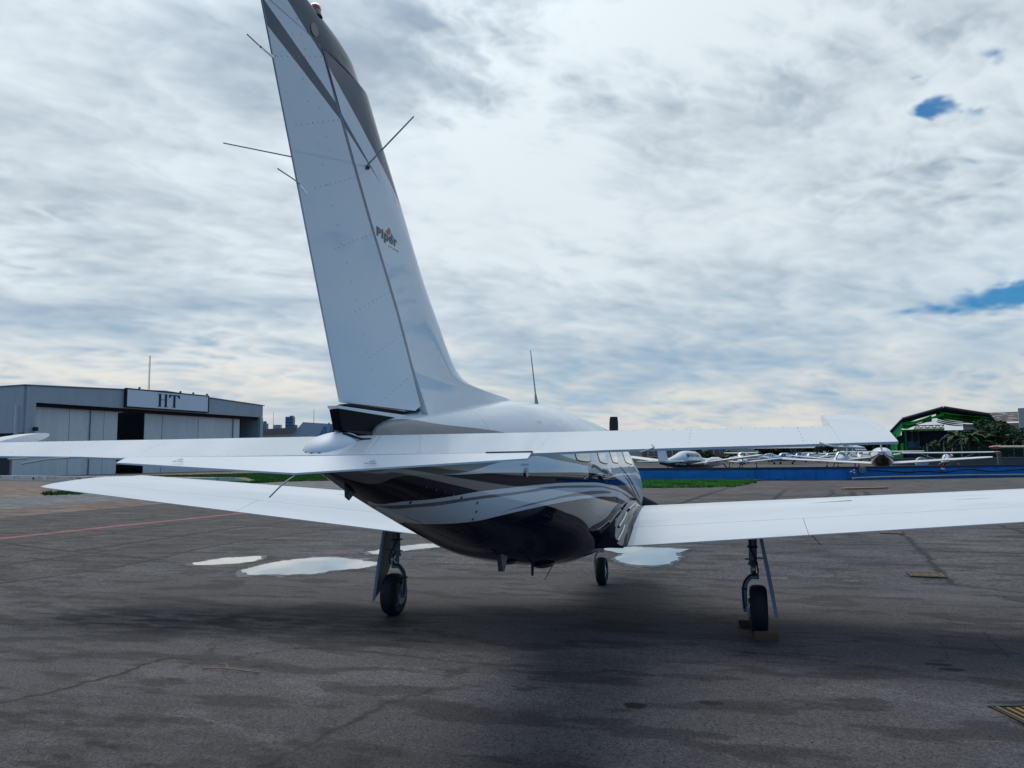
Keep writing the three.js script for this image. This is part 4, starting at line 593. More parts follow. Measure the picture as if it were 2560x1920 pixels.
  for (const px of [290, 380, 408, 438]) mesh('sign_lamp', [box(0.26, 0.24, 0.26, S(px), 12.3, 0.5, 0.05), rod([S(px), 12.1, 0.4], [S(px), 12.3, 0.5], 0.05)], ink, sg);
  mesh('wall_lamp', box(0.5, 0.5, 0.5, 1.15, 5.9, 0.5, 0.1), ink, o);
  const am = thing('antenna_mast', 'thin lattice radio mast rising behind the long sign board of the grey hangar', 'antenna', [-84.21, 1.48, -91.47].map((v, i) => i === 1 ? 0 : v));
  mesh('mast', [...[0, 1, 2].map((k) => rod([0.16 * Math.cos(k * 2.09), 0, 0.16 * Math.sin(k * 2.09)], [0.1 * Math.cos(k * 2.09), 18.1, 0.1 * Math.sin(k * 2.09)], 0.03, 0.025, 5)), ...[...Array(60)].map((_, i) => { const a = i * 2.09, b = a + 2.09, y = 2 + i * 0.26; return rod([0.14 * Math.cos(a), y, 0.14 * Math.sin(a)], [0.14 * Math.cos(b), y + 0.26, 0.14 * Math.sin(b)], 0.012, 0.012, 4); })], std(lin(0.16, 0.18, 0.2), 0.6), am);
}
// generic box building facing the viewer: origin at the middle of its front base
const faceCam = (p) => Math.atan2(camera.position.x - p[0], camera.position.z - p[2]);
const M_px = (depth) => depth / 1659; // metres per unit of picture width at a depth
{ // second hangar, light grey gable end with a slanted edge and lettering
  const p = [-89.03, 1.68, -144.32], k = 170 / 1659, o = thing('hangar', 'pale grey hangar with slanted roof edge and blue and black lettering beside the tail', 'hangar', [p[0], 0, p[2]], faceCam(p));
  const X = (px) => (px - 650) * k, Y = (y, px = 650) => 1.669 + (993.7 - y) * k;
  const f = plate([[X(560), 0], [X(790), 0], [X(790), Y(920)], [X(653), Y(911.7)], [X(633.5), Y(936)], [X(560), Y(940)]], 30, (a, b, t) => [a, b, -t]); mesh('front_wall', f, std(lin(0.42, 0.47, 0.52), 0.7), o);
  mesh('roof', plate([[X(560), Y(941)], [X(633.8), Y(936.5)], [X(642.6), Y(923)], [X(560), Y(928)]], 0.5, (a, b, t) => [a, b, 0.6 - t * 1.0]), std(lin(0.20, 0.165, 0.155), 0.8), o);
  const font = await new FontLoader().loadAsync('fonts/droid/droid_sans_bold.typeface.json');
  const word = (t, x, size, mat, name) => { const g = new TextGeometry(t, { font, size, depth: 0.15, curveSegments: 3 }), q = g.attributes.position; for (let i = 0; i < q.count; i++) q.setX(i, q.getX(i) + q.getY(i) * 0.22); g.translate(x, Y(940.5), 0.02); return mesh(name, g, mat, o); };
  word('Air', X(687), 2.0, std(lin(0.03, 0.26, 0.42), 0.5), 'blue_lettering'); word('bit', X(711.5), 2.0, std(lin(0.02, 0.025, 0.03), 0.5), 'black_lettering');
  for (const px of [708, 722, 735]) mesh('roof_lamp', box(0.3, 0.35, 0.3, X(px), Y(914.5) , 0.2), std(lin(0.03, 0.03, 0.035), 0.7), o);
}
{ // towers and poles far behind
  const tower = (label, px, top, wpx, depth, col, detail) => { const p = [1.07, 1.67, 6.94]; const C = camera.position, d = [p[0] - C.x, 0, p[2] - C.z]; const k = depth / 1659, f = V(-Math.sin(0.2694), 0, -Math.cos(0.2694)), r = V(Math.cos(0.2694), 0, -Math.sin(0.2694)), q = C.clone().addScaledVector(f, depth).addScaledVector(r, (px - 1106) * k);
    const o = thing('office_tower', label, 'tower', [q.x, 0, q.z], 0.2694), h = 1.669 + (994.2 - top) * k, w = wpx * k; detail(o, w, h); return o; };
  tower('blue glass tower block with a stepped top, far behind the pale hangar roof', 628, 901, 20, 620, 0, (o, w, h) => { mesh('wall', box(w * 0.82, h, w * 0.8, -w * 0.1, h / 2, 0), std(lin(0.16, 0.24, 0.32), 0.5), o); mesh('stair_shaft', box(w * 0.3, h + 0.8, w * 0.7, w * 0.12, h / 2 + 0.4, 0.6), std(lin(0.05, 0.20, 0.34), 0.3), o); mesh('wing_block', box(w * 0.4, h * 0.82, w * 0.7, w * 0.42, h * 0.41, 0.2), std(lin(0.18, 0.26, 0.34), 0.5), o); for (let i = 0; i < 6; i++) mesh('window_band', box(w * 0.8, 0.8, 0.2, -w * 0.1, h - 2 - i * 2.6, w * 0.42), std(lin(0.05, 0.11, 0.17), 0.25), o); });
  tower('low grey block with dark roof boxes beside the right end of the grey hangar', 570, 910, 14, 420, 0, (o, w, h) => { mesh('wall', box(w, h - 1.2, w, 0, h / 2 - 0.6, 0), std(lin(0.22, 0.28, 0.33), 0.6), o); for (const x of [-0.3, 0.15]) mesh('roof_box', box(w * 0.28, 1.6, 1.6, w * x, h - 0.8, 0), std(lin(0.05, 0.07, 0.09), 0.6), o); mesh('window_band', box(0.35, h * 0.5, 0.2, 0, h * 0.6, w / 2), std(lin(0.05, 0.08, 0.1), 0.4), o); });
  tower('small cream roof house between the two far towers', 599, 919, 14.5, 330, 0, (o, w, h) => { mesh('wall', box(w, h - 0.3, w, 0, h / 2 - 0.15, 0), std(lin(0.42, 0.42, 0.38), 0.7), o); mesh('roof', box(w * 1.1, 0.3, w * 1.1, 0, h, 0), std(lin(0.3, 0.3, 0.28), 0.7), o); });
  const pole = (label, px, top, depth) => { const k = depth / 1659, f = V(-Math.sin(0.2694), 0, -Math.cos(0.2694)), r = V(Math.cos(0.2694), 0, -Math.sin(0.2694)), q = camera.position.clone().addScaledVector(f, depth).addScaledVector(r, (px - 1106) * k); const o = thing('antenna_pole', label, 'antenna', [q.x, 0, q.z]); mesh('pole', rod([0, 0, 0], [0, 1.669 + (994 - top) * k, 0], 0.10, 0.05, 6), std(lin(0.18, 0.2, 0.22), 0.6), o); };
  pole('slim antenna pole left of the blue glass tower', 589.5, 890, 260); pole('slim antenna pole above the pale hangar front, right of the blue tower', 677, 884, 190);
}
{ // brick and cream terminal block on the right
  const D0 = 225, k = D0 / 1659, p = [-7.24, 1.67, -224.22], o = thing('terminal_building', 'two storey brick and cream building with bands of windows behind the parked twin', 'building', [p[0], 0, p[2]], faceCam(p) * 0.6); o.scale.y = 0.62;
  const X = (px) => (px - 1500) * k, cream = std(lin(0.55, 0.46, 0.36), 0.8), brick = std(lin(0.38, 0.10, 0.07), 0.85), glass = std(lin(0.04, 0.07, 0.11), 0.15), white = std(lin(0.5, 0.5, 0.48), 0.6), shade = std(lin(0.02, 0.02, 0.022), 0.8);
  mesh('main_wall', box(X(1625) - X(1330), 8.2, 14, (X(1625) + X(1330)) / 2, 4.1, -7.3), cream, o); mesh('roof', box(X(1626) - X(1329), 0.25, 14.6, (X(1625) + X(1330)) / 2, 8.32, -7.2), white, o);
  const seg = [[1388, 1480, 'w'], [1480, 1493, 'c'], [1493, 1504, 'b'], [1504, 1516, 's'], [1516, 1529, 'c'], [1529, 1565, 'w'], [1565, 1580, 'c']];
  for (const [a, b, t] of seg) { const x0 = X(a), x1 = X(b), w = x1 - x0, c = (x0 + x1) / 2;
    if (t === 'c') mesh('pier', box(w, 8.1, 0.5, c, 4.05, -0.05), cream, o);
    if (t === 'b') { mesh('brick_panel', box(w, 8.0, 0.3, c, 4.0, -0.15), brick, o); for (const y of [2, 4.3]) mesh('string_course', box(w, 0.25, 0.4, c, y, -0.1), cream, o); }
    if (t === 's') mesh('stair_void', box(w, 7.5, 0.2, c, 3.75, -0.2), shade, o);
    if (t === 'w') { const n = Math.round(w / 1.75); mesh('brick_panel', box(w, 1.7, 0.3, c, 3.05, -0.15), brick, o); mesh('shop_front', box(w, 2.1, 0.25, c, 1.05, -0.2), shade, o); for (let i = 0; i < n; i++) { const x = x0 + (i + 0.5) * w / n, f = mesh('window', box(w / n * 0.82, 2.0, 0.2, x, 5.0, -0.12), white, o); mesh('pane', box(w / n * 0.7, 1.8, 0.1, x, 5.0, 0.0), glass, f); mesh('mullion', box(0.1, 1.8, 0.12, x, 5.0, 0.02), white, f); mesh('window', box(w / n * 0.8, 1.5, 0.2, x, 7.2, -0.12), glass, o); if (i % 2) mesh('column', box(0.3, 8, 0.4, x0 + i * w / n, 4, 0), cream, o); } }
  }
  mesh('awning', box(X(1442) - X(1401), 0.3, 2.2, (X(1442) + X(1401)) / 2, 2.5, 0.9), white, o);
  const q = [-18.09, 1.66, -210.81], v = thing('yellow_vehicle', 'small bright yellow service vehicle parked by the brick building', 'vehicle', [q[0], 0, q[2]], 0.4), yel = std(lin(0.55, 0.40, 0.02), 0.4);
  mesh('body', [box(2.4, 0.6, 1.1, 0, 0.65, 0, 0.08)], yel, v); mesh('cab', box(1.0, 0.55, 1.0, -0.2, 1.2, 0, 0.1), std(lin(0.03, 0.03, 0.03), 0.2), v); mesh('cab_roof', box(1.1, 0.08, 1.05, -0.2, 1.5, 0, 0.03), yel, v); for (const [x, z] of [[-0.8, 0.5], [0.8, 0.5], [-0.8, -0.5], [0.8, -0.5]]) mesh('wheel', new THREE.CylinderGeometry(0.3, 0.3, 0.18, 14).rotateX(Math.PI / 2).translate(x, 0.3, z), M.rubber, v);
}
{ // white hangar far off, old patched hangar roof at right, and its pale neighbour
  const p = [34.97, 1.63, -246.30], k = 235 / 1659, o = thing('hangar', 'small far white hangar with a rounded grey end among dark trees', 'hangar', [p[0], 0, p[2]], -0.5), X = (px) => (px - 1812) * k;
  mesh('front_wall', plate([[-2.8, 0], [2.8, 0], [2.8, 3.0], [2.0, 3.9], [0, 4.4], [-2.0, 3.9], [-2.8, 3.0]], 0.3, (a, b, t) => [a + 2.4, b, t]), std(lin(0.22, 0.25, 0.28), 0.6), o); mesh('roof', plate([[-3, 2.9], [-2.0, 3.95], [0, 4.5], [2.0, 3.95], [3, 2.9], [3, 2.8], [2, 3.8], [0, 4.35], [-2, 3.8], [-3, 2.8]], 9, (a, b, t) => [a + 2.4, b, 0.4 - t]), std(lin(0.62, 0.65, 0.66), 0.5), o); mesh('side_wall', box(0.2, 3, 8.6, -0.4, 1.5, -4.3), std(lin(0.42, 0.45, 0.47), 0.6), o);
  const p2 = [68.11, 1.56, -208.56], o2 = thing('old_hangar', 'old hangar with a rust patched grey roof behind the trees, far right', 'hangar', [p2[0], 0, p2[2]], faceCam(p2)), k2 = 190 / 1659;
  const patch = canvasTex(512, 256, (c, w, h) => { for (let i = 0; i < w; i += 2) for (let j = 0; j < h; j += 2) { const n = fbm(i * 0.02, j * 0.03, 5), m = smooth(0.08, 0.16, n), r = smooth(0.1, 0.3, fbm(i * 0.03 + 40, j * 0.05, 4)); c.fillStyle = css(mix(mix(0.15, 0.42, m), 0.14, r), mix(mix(0.125, 0.38, m), 0.09, r), mix(mix(0.115, 0.33, m), 0.07, r)); c.fillRect(i, j, 2, 2); } });
  mesh('roof', [(() => { const g = new THREE.PlaneGeometry(20, 4.4, 1, 1); g.rotateX(-0.95); g.translate(1.5, 10.6, -2); return g; })()], std(lin(1, 1, 1), 0.85, 0, { map: patch, side: THREE.DoubleSide }), o2);
  mesh('front_wall', box(20, 9, 0.4, 1.5, 4.5, -0.6), std(lin(0.25, 0.24, 0.22), 0.8), o2); mesh('gable_wall', box(3.0, 12.4, 6, 4.9, 6.2, 0.6), std(lin(0.48, 0.47, 0.44), 0.8), o2); mesh('canopy', [box(5, 0.3, 2, 2.0, 5.9, 1), rod([0.5, 0, 1.5], [0.5, 5.8, 1.5], 0.12), rod([3.5, 0, 1.5], [3.5, 5.8, 1.5], 0.12)], std(lin(0.45, 0.45, 0.44), 0.7), o2);
}
{ // event tent with green drapes
  const D0 = 150, k = D0 / 1659, p = [42.79, 1.70, -159.87], o = thing('event_tent', 'open white tent with black frame and bright green drapes and a stage inside', 'tent', [p[0], 0, p[2]], faceCam(p));
  const K = (x, y) => [(1771.2 + 0.1992 * x - 2040) * k, 1.669 + (979 - (846.7 + 0.1992 * y)) * k];
  const outer = [K(800, 700), K(815, 440), K(960, 285), K(1370, 172), K(1790, 265), K(1880, 420), K(1890, 700)].map(([x, y], i) => [x, i === 0 || i === 6 ? 0 : y]);
  const black = std(lin(0.012, 0.013, 0.016), 0.6), skinM = std(lin(0.62, 0.62, 0.60), 0.8, 0, { side: THREE.DoubleSide });
  for (let i = 0; i < 6; i++) { const a = outer[i], b = outer[i + 1]; mesh('frame_beam', rod([a[0], a[1], 0], [b[0], b[1], 0], i === 2 || i === 3 ? 0.40 : 0.26, i === 2 || i === 3 ? 0.40 : 0.26, 8), black, o); }
  for (let i = 0; i < 6; i++) { const a = outer[i], b = outer[i + 1]; mesh('tent_cloth', (() => { const g = new THREE.BufferGeometry(), z0 = -0.2, z1 = -18; g.setAttribute('position', new THREE.Float32BufferAttribute([a[0], a[1] + 0.1, z0, b[0], b[1] + 0.1, z0, a[0], a[1] + 0.1, z1, b[0], b[1] + 0.1, z1], 3)); g.setIndex([0, 1, 2, 1, 3, 2]); g.computeVertexNormals(); return g; })(), i === 2 || i === 3 ? std(lin(0.03, 0.032, 0.035), 0.7, 0, { side: THREE.DoubleSide }) : skinM, o); }
  // drapes: swags hung from side to apex, each a folded strip
  const gm = [std(lin(0.05, 0.72, 0.09), 0.7, 0, { side: THREE.DoubleSide }), std(lin(0.02, 0.34, 0.04), 0.75, 0, { side: THREE.DoubleSide }), std(lin(0.14, 0.80, 0.2), 0.7, 0, { side: THREE.DoubleSide })];
  const swag = (a, b, sag, w, z, m) => { const P = [], n = 26; for (let i = 0; i <= n; i++) { const t = i / n, x = mix(a[0], b[0], t), y = mix(a[1], b[1], t) - sag * 4 * t * (1 - t); P.push([x, y, z]); } const pos = [], idx = []; P.forEach((q, i) => { for (let j = 0; j <= 6; j++) { const v = j / 6; pos.push(q[0], q[1] - v * w * (0.7 + 0.3 * Math.sin(i * 0.3)), q[2] + 0.25 * Math.sin(v * 9 + i * 0.1)); } }); for (let i = 0; i < n; i++) for (let j = 0; j < 6; j++) { const s = i * 7 + j; idx.push(s, s + 1, s + 7, s + 1, s + 8, s + 7); } const g = new THREE.BufferGeometry(); g.setAttribute('position', new THREE.Float32BufferAttribute(pos, 3)); g.setIndex(idx); g.computeVertexNormals(); mesh('drape', g, gm[m], o); };
  swag(K(940, 330), K(1250, 245), 0.25, 1.2, -0.8, 1); swag(K(950, 310), K(1370, 215), 0.5, 0.7, -0.5, 0); swag(K(955, 345), K(1230, 275), 0.5, 0.5, -1.2, 2); swag(K(960, 300), K(1300, 205), 0.15, 0.4, -1.6, 1);
  mesh('roof_lining', plate([K(1290, 190), K(1370, 186), K(1800, 275), K(1815, 400), K(1760, 400), K(1700, 345), K(1290, 270)], 0.1, (a, b, t) => [a, b, -5 - t]), black, o);
  for (let i = 0; i < 7; i++) swag(K(1330 - i * 6, 205 + i * 17), K(1800, 280 + i * 15), 0.25 + 0.03 * i, 0.28, -0.5 - 0.5 * i, [2, 1, 0, 2, 1, 0, 1][i]);
  for (let i = 0; i < 5; i++) { const a = K(1630 + i * 36, 320 - i * 4), b = K(1690 + i * 30, 420 - i * 12); mesh('drape', plate([[a[0], a[1]], [a[0] + 1.0, a[1]], [b[0] + 0.9, b[1]], [b[0], b[1] - 0.4]], 0.15, (x, y, t) => [x, y, -0.9 - 0.5 * i + t]), gm[i % 2 ? 1 : 0], o); }
  for (const [x0, x1, y0, y1, m] of [[830, 860, 440, 700, 0], [850, 930, 330, 470, 2], [865, 895, 440, 740, 0]]) { const a = K(x0, y0), b = K(x1, y1); mesh('drape', plate([[a[0], b[1]], [b[0], b[1]], [b[0] + (m === 2 ? 0.6 : 0), a[1]], [a[0] + (m === 2 ? 0.9 : 0), a[1]]], 0.2, (x, y, t) => [x, y, -0.6 + t]), gm[m], o); }
  mesh('back_panel', plate([[K(925, 0)[0], 0], [K(1780, 0)[0], 0], [K(1780, 0)[0], K(0, 402)[1]], [K(925, 0)[0], K(0, 402)[1]]], 0.2, (a, b, t) => [a, b, -9 - t]), std(lin(0.10, 0.115, 0.12), 0.8), o);
  // stage truss, speakers, screens
  const bar = (x0, y0, x1, y1, z, m, name) => { const a = K(x0, y0), b = K(x1, y1); mesh(name, box(Math.abs(b[0] - a[0]), Math.abs(b[1] - a[1]), 0.4, (a[0] + b[0]) / 2, (a[1] + b[1]) / 2, z), m, o); };
  const truss = (x0, x1, y0, y1, z) => { const a = K(x0, y0), b = K(x1, y1), n = 9, gs = [rod([a[0], a[1], z], [b[0], a[1], z], 0.06, 0.06, 5), rod([a[0], b[1], z], [b[0], b[1], z], 0.06, 0.06, 5)]; for (let i = 0; i < n; i++) { const u = mix(a[0], b[0], i / n), v = mix(a[0], b[0], (i + 1) / n); gs.push(rod([u, i % 2 ? a[1] : b[1], z], [v, i % 2 ? b[1] : a[1], z], 0.04, 0.04, 4)); } mesh('truss', gs, std(lin(0.06, 0.065, 0.07), 0.5), o); };
  truss(1065, 1365, 350, 385, -5); truss(1070, 1365, 345, 372, -6); bar(930, 390, 1365, 408, -4.5, gm[0], 'green_beam'); bar(960, 395, 985, 640, -4.4, gm[0], 'green_post'); bar(1115, 410, 1375, 640, -7, black, 'screen'); bar(990, 410, 1110, 640, -6, std(lin(0.32, 0.35, 0.37), 0.7), 'side_panel');
  for (const y of [430, 485]) for (const x of [1000, 1075]) { const c = K(x, y); mesh('speaker', box(0.9, 1.1, 0.6, c[0], c[1], -5.2, 0.08), black, o); }
  for (const x of [1068, 1098]) { const a = K(x, 390), n = []; for (let i = 0; i < 12; i++) n.push(rod([a[0] - 0.2, i * 0.6, -5.4], [a[0] + 0.2, (i + 1) * 0.6, -5.4], 0.04, 0.04, 4)); mesh('truss', [rod([a[0] - 0.2, 0, -5.4], [a[0] - 0.2, a[1], -5.4], 0.06, 0.06, 5), rod([a[0] + 0.2, 0, -5.4], [a[0] + 0.2, a[1], -5.4], 0.06, 0.06, 5), ...n], std(lin(0.2, 0.21, 0.22), 0.5), o); }
  bar(890, 460, 970, 550, -3, black, 'stage_monitor'); bar(925, 545, 952, 640, -2, gm[0], 'green_figure_drape'); bar(820, 660, 950, 735, 0.5, gm[1], 'green_skirt');
}

// ---------------------------------------------------------------- walls, fence, barrier, ground furniture
function pathWall(pts, h, t, uvScale = 3) { // wall following a ground polyline
  const n = pts.length, off = pts.map((p, i) => { const a = pts[Math.max(0, i - 1)], b = pts[Math.min(n - 1, i + 1)], dx = b[0] - a[0], dz = b[1] - a[1], l = Math.hypot(dx, dz); return [-dz / l * t, dx / l * t]; });
  let s = 0; const S = pts.map((p, i) => i ? (s += Math.hypot(p[0] - pts[i - 1][0], p[1] - pts[i - 1][1])) : 0), H = (i) => Array.isArray(h) ? h[i] : h;
  const rings = pts.map((p, i) => [[p[0], 0, p[1]], [p[0], H(i), p[1]], [p[0] - off[i][0], H(i), p[1] - off[i][1]], [p[0] - off[i][0], 0, p[1] - off[i][1]]]);
  return loft(rings, { crease: 0.2, uvOf: (p, i, j) => [S[i] / uvScale, [0, 1, 0.98, 0][j % 4]] });
}
const BW = [[-12, -47.2], [-3.8, -46.7], [3.35, -46.2], [3.6, -46.45], [8.9, -46.9], [11.6, -48.1], [14.2, -49.4], [21.4, -53.1], [40, -63]];
const bluePaint = canvasTex(2048, 256, (c, w, h) => { const im = c.createImageData(w, h); for (let j = 0; j < h; j++) for (let i = 0; i < w; i++) { const v = 1 - j / h, x = i / w * 60, n = fbm(x * 0.6, v * 2, 4), st = smooth(0.05, 0.5, fbm(x * 3.0, v * 0.5 + 4, 4)), top = smooth(0.80, 0.86, v + 0.04 * noise(x * 2, 3)), moss = smooth(0.1, 0.35, fbm(x * 1.6 + 30, v * 2, 4)) * (1 - smooth(0.0, 0.22, v + 0.15 * noise(x * 3, 7))); let r = 0.010, g = 0.19, b = 0.54; const q = 1 + 0.25 * n - 0.25 * st; r *= q; g *= q; b *= q; r = mix(r, 0.014, top * 0.75); g = mix(g, 0.022, top * 0.75); b = mix(b, 0.055, top * 0.75); r = mix(r, 0.02, moss * 0.8); g = mix(g, 0.035, moss * 0.8); b = mix(b, 0.025, moss * 0.8); const k = (j * w + i) * 4, e = (u) => 255 * (u <= 0.0031308 ? 12.92 * u : 1.055 * u ** (1 / 2.4) - 0.055); im.data.set([e(r), e(g), e(b), 255], k); } c.putImageData(im, 0, 0); });
{ const o = thing('blue_wall', 'long low wall painted deep blue with a dark weathered top edge across the apron', 'wall');
  mesh('wall_face', pathWall(BW, 0.82, 0.22, 60), std(lin(1, 1, 1), 0.7, 0, { map: bluePaint }), o); mesh('coping', pathWall(BW.map(([x, z]) => [x, z + 0.03]), 0.05, 0.28).translate(0, 0.82, 0), std(lin(0.07, 0.065, 0.06), 0.9), o);
  const along = (p, q, n, y, dz, sag = 0) => [...Array(n + 1)].map((_, i) => { const t = i / n; return [mix(p[0], q[0], t), y + sag * Math.sin(t * Math.PI * 4) , mix(p[1], q[1], t) + dz]; });
  const pipe = thing('water_pipe', 'white plastic pipe lying along the foot of the blue wall', 'pipe'); mesh('pipe', tube([[9.6, 0.12, -46.9], ...along([11.6, -48.1], [14.2, -49.4], 2, 0.17, 0.3), [17, 0.20, -50.6], [21.4, 0.16, -52.8], [40, 0.14, -62.6]], 0.055, 8, 60), std(lin(0.5, 0.5, 0.48), 0.5), pipe);
  mesh('elbow', ball(0.085, 9.6, 0.10, -46.88), std(lin(0.5, 0.5, 0.48), 0.5), pipe);
  const hose = thing('black_cable', 'black cable sagging in waves along the face of the blue wall', 'cable'); mesh('cable', tube([[10.6, 0.62, -47.5], [11.8, 0.55, -48.0], [13.2, 0.44, -48.75], [14.4, 0.50, -49.3], [15.8, 0.42, -50.0], [17.4, 0.60, -50.8], [19, 0.42, -51.6], [21.4, 0.52, -52.9], [24, 0.45, -54.3], [28, 0.5, -56.4]], 0.045, 6, 80), M.black, hose);
  const jb = thing('junction_box', 'grey metal junction box fixed to the blue wall above the pipe end', 'junction box', [10.25, 0.42, -47.28], -0.45); mesh('case', box(0.40, 0.42, 0.14, 0, 0.21, 0, 0.02), std(lin(0.13, 0.14, 0.16), 0.5), jb); mesh('lid', box(0.36, 0.37, 0.02, 0, 0.21, 0.08, 0.008), std(lin(0.16, 0.17, 0.19), 0.5), jb);
  const vt = thing('tap', 'rusty white standpipe tap on the blue wall beside the grey box', 'tap', [9.62, 0, -46.95], -0.3); mesh('pipe', [rod([0, 0.1, 0.05], [0, 0.55, 0.05], 0.035), rod([0, 0.5, 0.05], [0, 0.5, 0.2], 0.03)], M.darkMetal, vt); mesh('valve', [ball(0.09, -0.08, 0.52, 0.12, 1, 0.8, 1, 12), ball(0.08, 0.1, 0.45, 0.12, 1, 1, 1, 12), ball(0.07, 0.08, 0.62, 0.1, 1, 1, 1, 12)], std(lin(0.42, 0.38, 0.32), 0.6), vt);
  const tp = thing('pipe_fitting', 'small pale fitting high on the blue wall at the right', 'fitting', [15.7, 0.60, -50.1], -0.45); mesh('body', [ball(0.12, 0, 0, 0.1, 1.4, 0.7, 1, 12), rod([-0.05, 0, 0.1], [-0.05, 0.18, 0.1], 0.04)], std(lin(0.38, 0.36, 0.33), 0.6), tp);
}
{ const a = [7.00, -32.31], b = [9.10, -33.43], o = thing('plank', 'pale orange wooden plank lying on the asphalt in front of the blue wall', 'plank', [(a[0] + b[0]) / 2, 0, (a[1] + b[1]) / 2], -Math.atan2(b[1] - a[1], b[0] - a[0])); mesh('board', box(Math.hypot(b[0] - a[0], b[1] - a[1]), 0.07, 0.34, 0, 0.035, 0, 0.01), std(lin(0.46, 0.24, 0.11), 0.8), o); }
// drain grates with yellow bars
function grate(label, x, z, turn, w, d, n) { const o = thing('drain_grate', label, 'drain', [x, 0, z], turn); mesh('pit', box(w, 0.004, d, 0, 0.0035, 0), std(lin(0.004, 0.004, 0.004), 0.95), o); for (const s of [-1, 1]) { mesh('frame_bar', box(w + 0.03, 0.008, 0.015, 0, 0.006, s * d / 2), std(lin(0.03, 0.03, 0.03), 0.7), o); mesh('frame_bar', box(0.015, 0.008, d, s * w / 2, 0.006, 0), std(lin(0.03, 0.03, 0.03), 0.7), o); } for (let i = 0; i < n; i++) mesh('bar', box(w / n * 0.36, 0.010, d - 0.04 - 0.03 * (i % 3), -w / 2 + (i + 0.5) * w / n, 0.0085, 0.01 * (i % 2), 0.003), std(lin(0.17 + 0.06 * (i % 3), 0.105 + 0.035 * (i % 3), 0.045), 0.75), o); }
grate('drain grate with yellow bars at the lower right corner of the picture', 3.62, 2.27, 0.30, 0.50, 0.86, 9); grate('drain grate with yellow bars right of the main wheel, by the asphalt edge', 4.24, -4.12, -0.08, 0.42, 0.42, 11); grate('drain grate with yellow bars partly seen under the trailing edge of the right wing', 4.95, -10.35, -0.08, 0.42, 0.6, 9);
// concrete barrier on the left
{ const o = thing('concrete_barrier', 'long low stained concrete barrier with drain holes in front of the grey hangar', 'barrier'), P = [[-80, -56.2], [-66.62, -51.51], [-53.83, -47.0], [-44.0, -44.25], [-36.63, -41.67], [-34.6, -43.3], [-33.9, -44.6]];
  const ct = canvasTex(1024, 128, (c, w, h) => { for (let i = 0; i < w; i += 2) for (let j = 0; j < h; j += 2) { const x = i / w * 30, v = 1 - j / h, st = smooth(0.0, 0.45, fbm(x * 2.4, v * 0.4, 4)) * smooth(0.2, 1, v + 0.2), q = 1 + 0.3 * fbm(x, v * 2 + 8, 4) - 0.45 * st; c.fillStyle = css(0.68 * q, 0.65 * q, 0.60 * q); c.fillRect(i, j, 2, 2); } }, { repeat: true });
  mesh('wall_face', pathWall(P, [0.47, 0.47, 0.47, 0.46, 0.44, 0.42, 0.05], 0.5, 30), std(lin(1, 1, 1), 0.85, 0, { map: ct }), o);
  for (const [x, z] of [[-60, -49.17], [-52, -46.45], [-46.5, -44.9], [-42.4, -43.7], [-39.6, -42.7], [-37.9, -42.1]]) mesh('drain_hole', new THREE.CylinderGeometry(0.09, 0.09, 0.05, 14).rotateX(Math.PI / 2).translate(x, 0.24, z + 0.04), M.black, o);
}
const LEFT_GRASS = [[-62.44, -65.21], [-58.74, -69.92], [-55.15, -77.61], [-45.87, -79.60], [-30.77, -78.83], [-21.08, -52.91], [-28.32, -48.45], [-31.91, -45.78], [-31.99, -41.62], [-32.37, -38.41], [-32.89, -35.92], [-35.55, -40.29], [-33.77, -44.24], [-35.27, -47.72], [-45.15, -60.17]];
grass('sloping green grass beyond the concrete barrier and the taxi lane', (x, z) => inPoly(x, z, LEFT_GRASS), [-70, -10, -110, -30], 60000, 0.16, 0.20, [0.055, 0.175, 0.022]);
{ const g = new THREE.ShapeGeometry(new THREE.Shape(LEFT_GRASS.map(([x, z]) => new THREE.Vector2(x, -z)))); g.rotateX(-Math.PI / 2); g.translate(0, 0.003, 0); struct('grass_soil', g, std(lin(0.05, 0.10, 0.022), 0.95), 'soil under the grass beyond the barrier'); }
const LG2 = [[-34.00, -25.59], [-34.94, -27.17], [-34.55, -28.05], [-31.34, -26.24], [-30.91, -24.74], [-32.12, -24.19]];
grass('small tuft patch of grass on the dirt, under the tip of the left wing', (x, z) => inPoly(x + 0.3 * noise(x, z), z, LG2), [-40, -25, -34, -18], 2600, 0.16, 0.12, GREEN);
{ const pts = [[4.83, -7.23], [4.59, -5.12], [4.47, -4.25], [1.64, -33.34], [1.00, -28.68], [0.46, -23.86], [0.12, -20.99], [3.28, -22.76], [-14.58, -6.95], [-17.21, -10.40], [2.21, -44.34], [4.41, -3.63], [4.77, -6.62], [9.80, -38.39], [10.01, -37.04], [8.30, -32.87], [-19.00, -17.71], [-21.50, -15.77]];
  grass('weeds growing in the joints and cracks of the asphalt', (x, z) => pts.some(([a, b]) => Math.hypot(x - a, (z - b) * 0.7) < (z > -12 ? 0.07 : 0.35) * (0.4 + 0.6 * hash(Math.round(x * 31), Math.round(z * 31)))), [-32, 16, -40, 2], 1500, 0.05, 0.03, GREEN); }
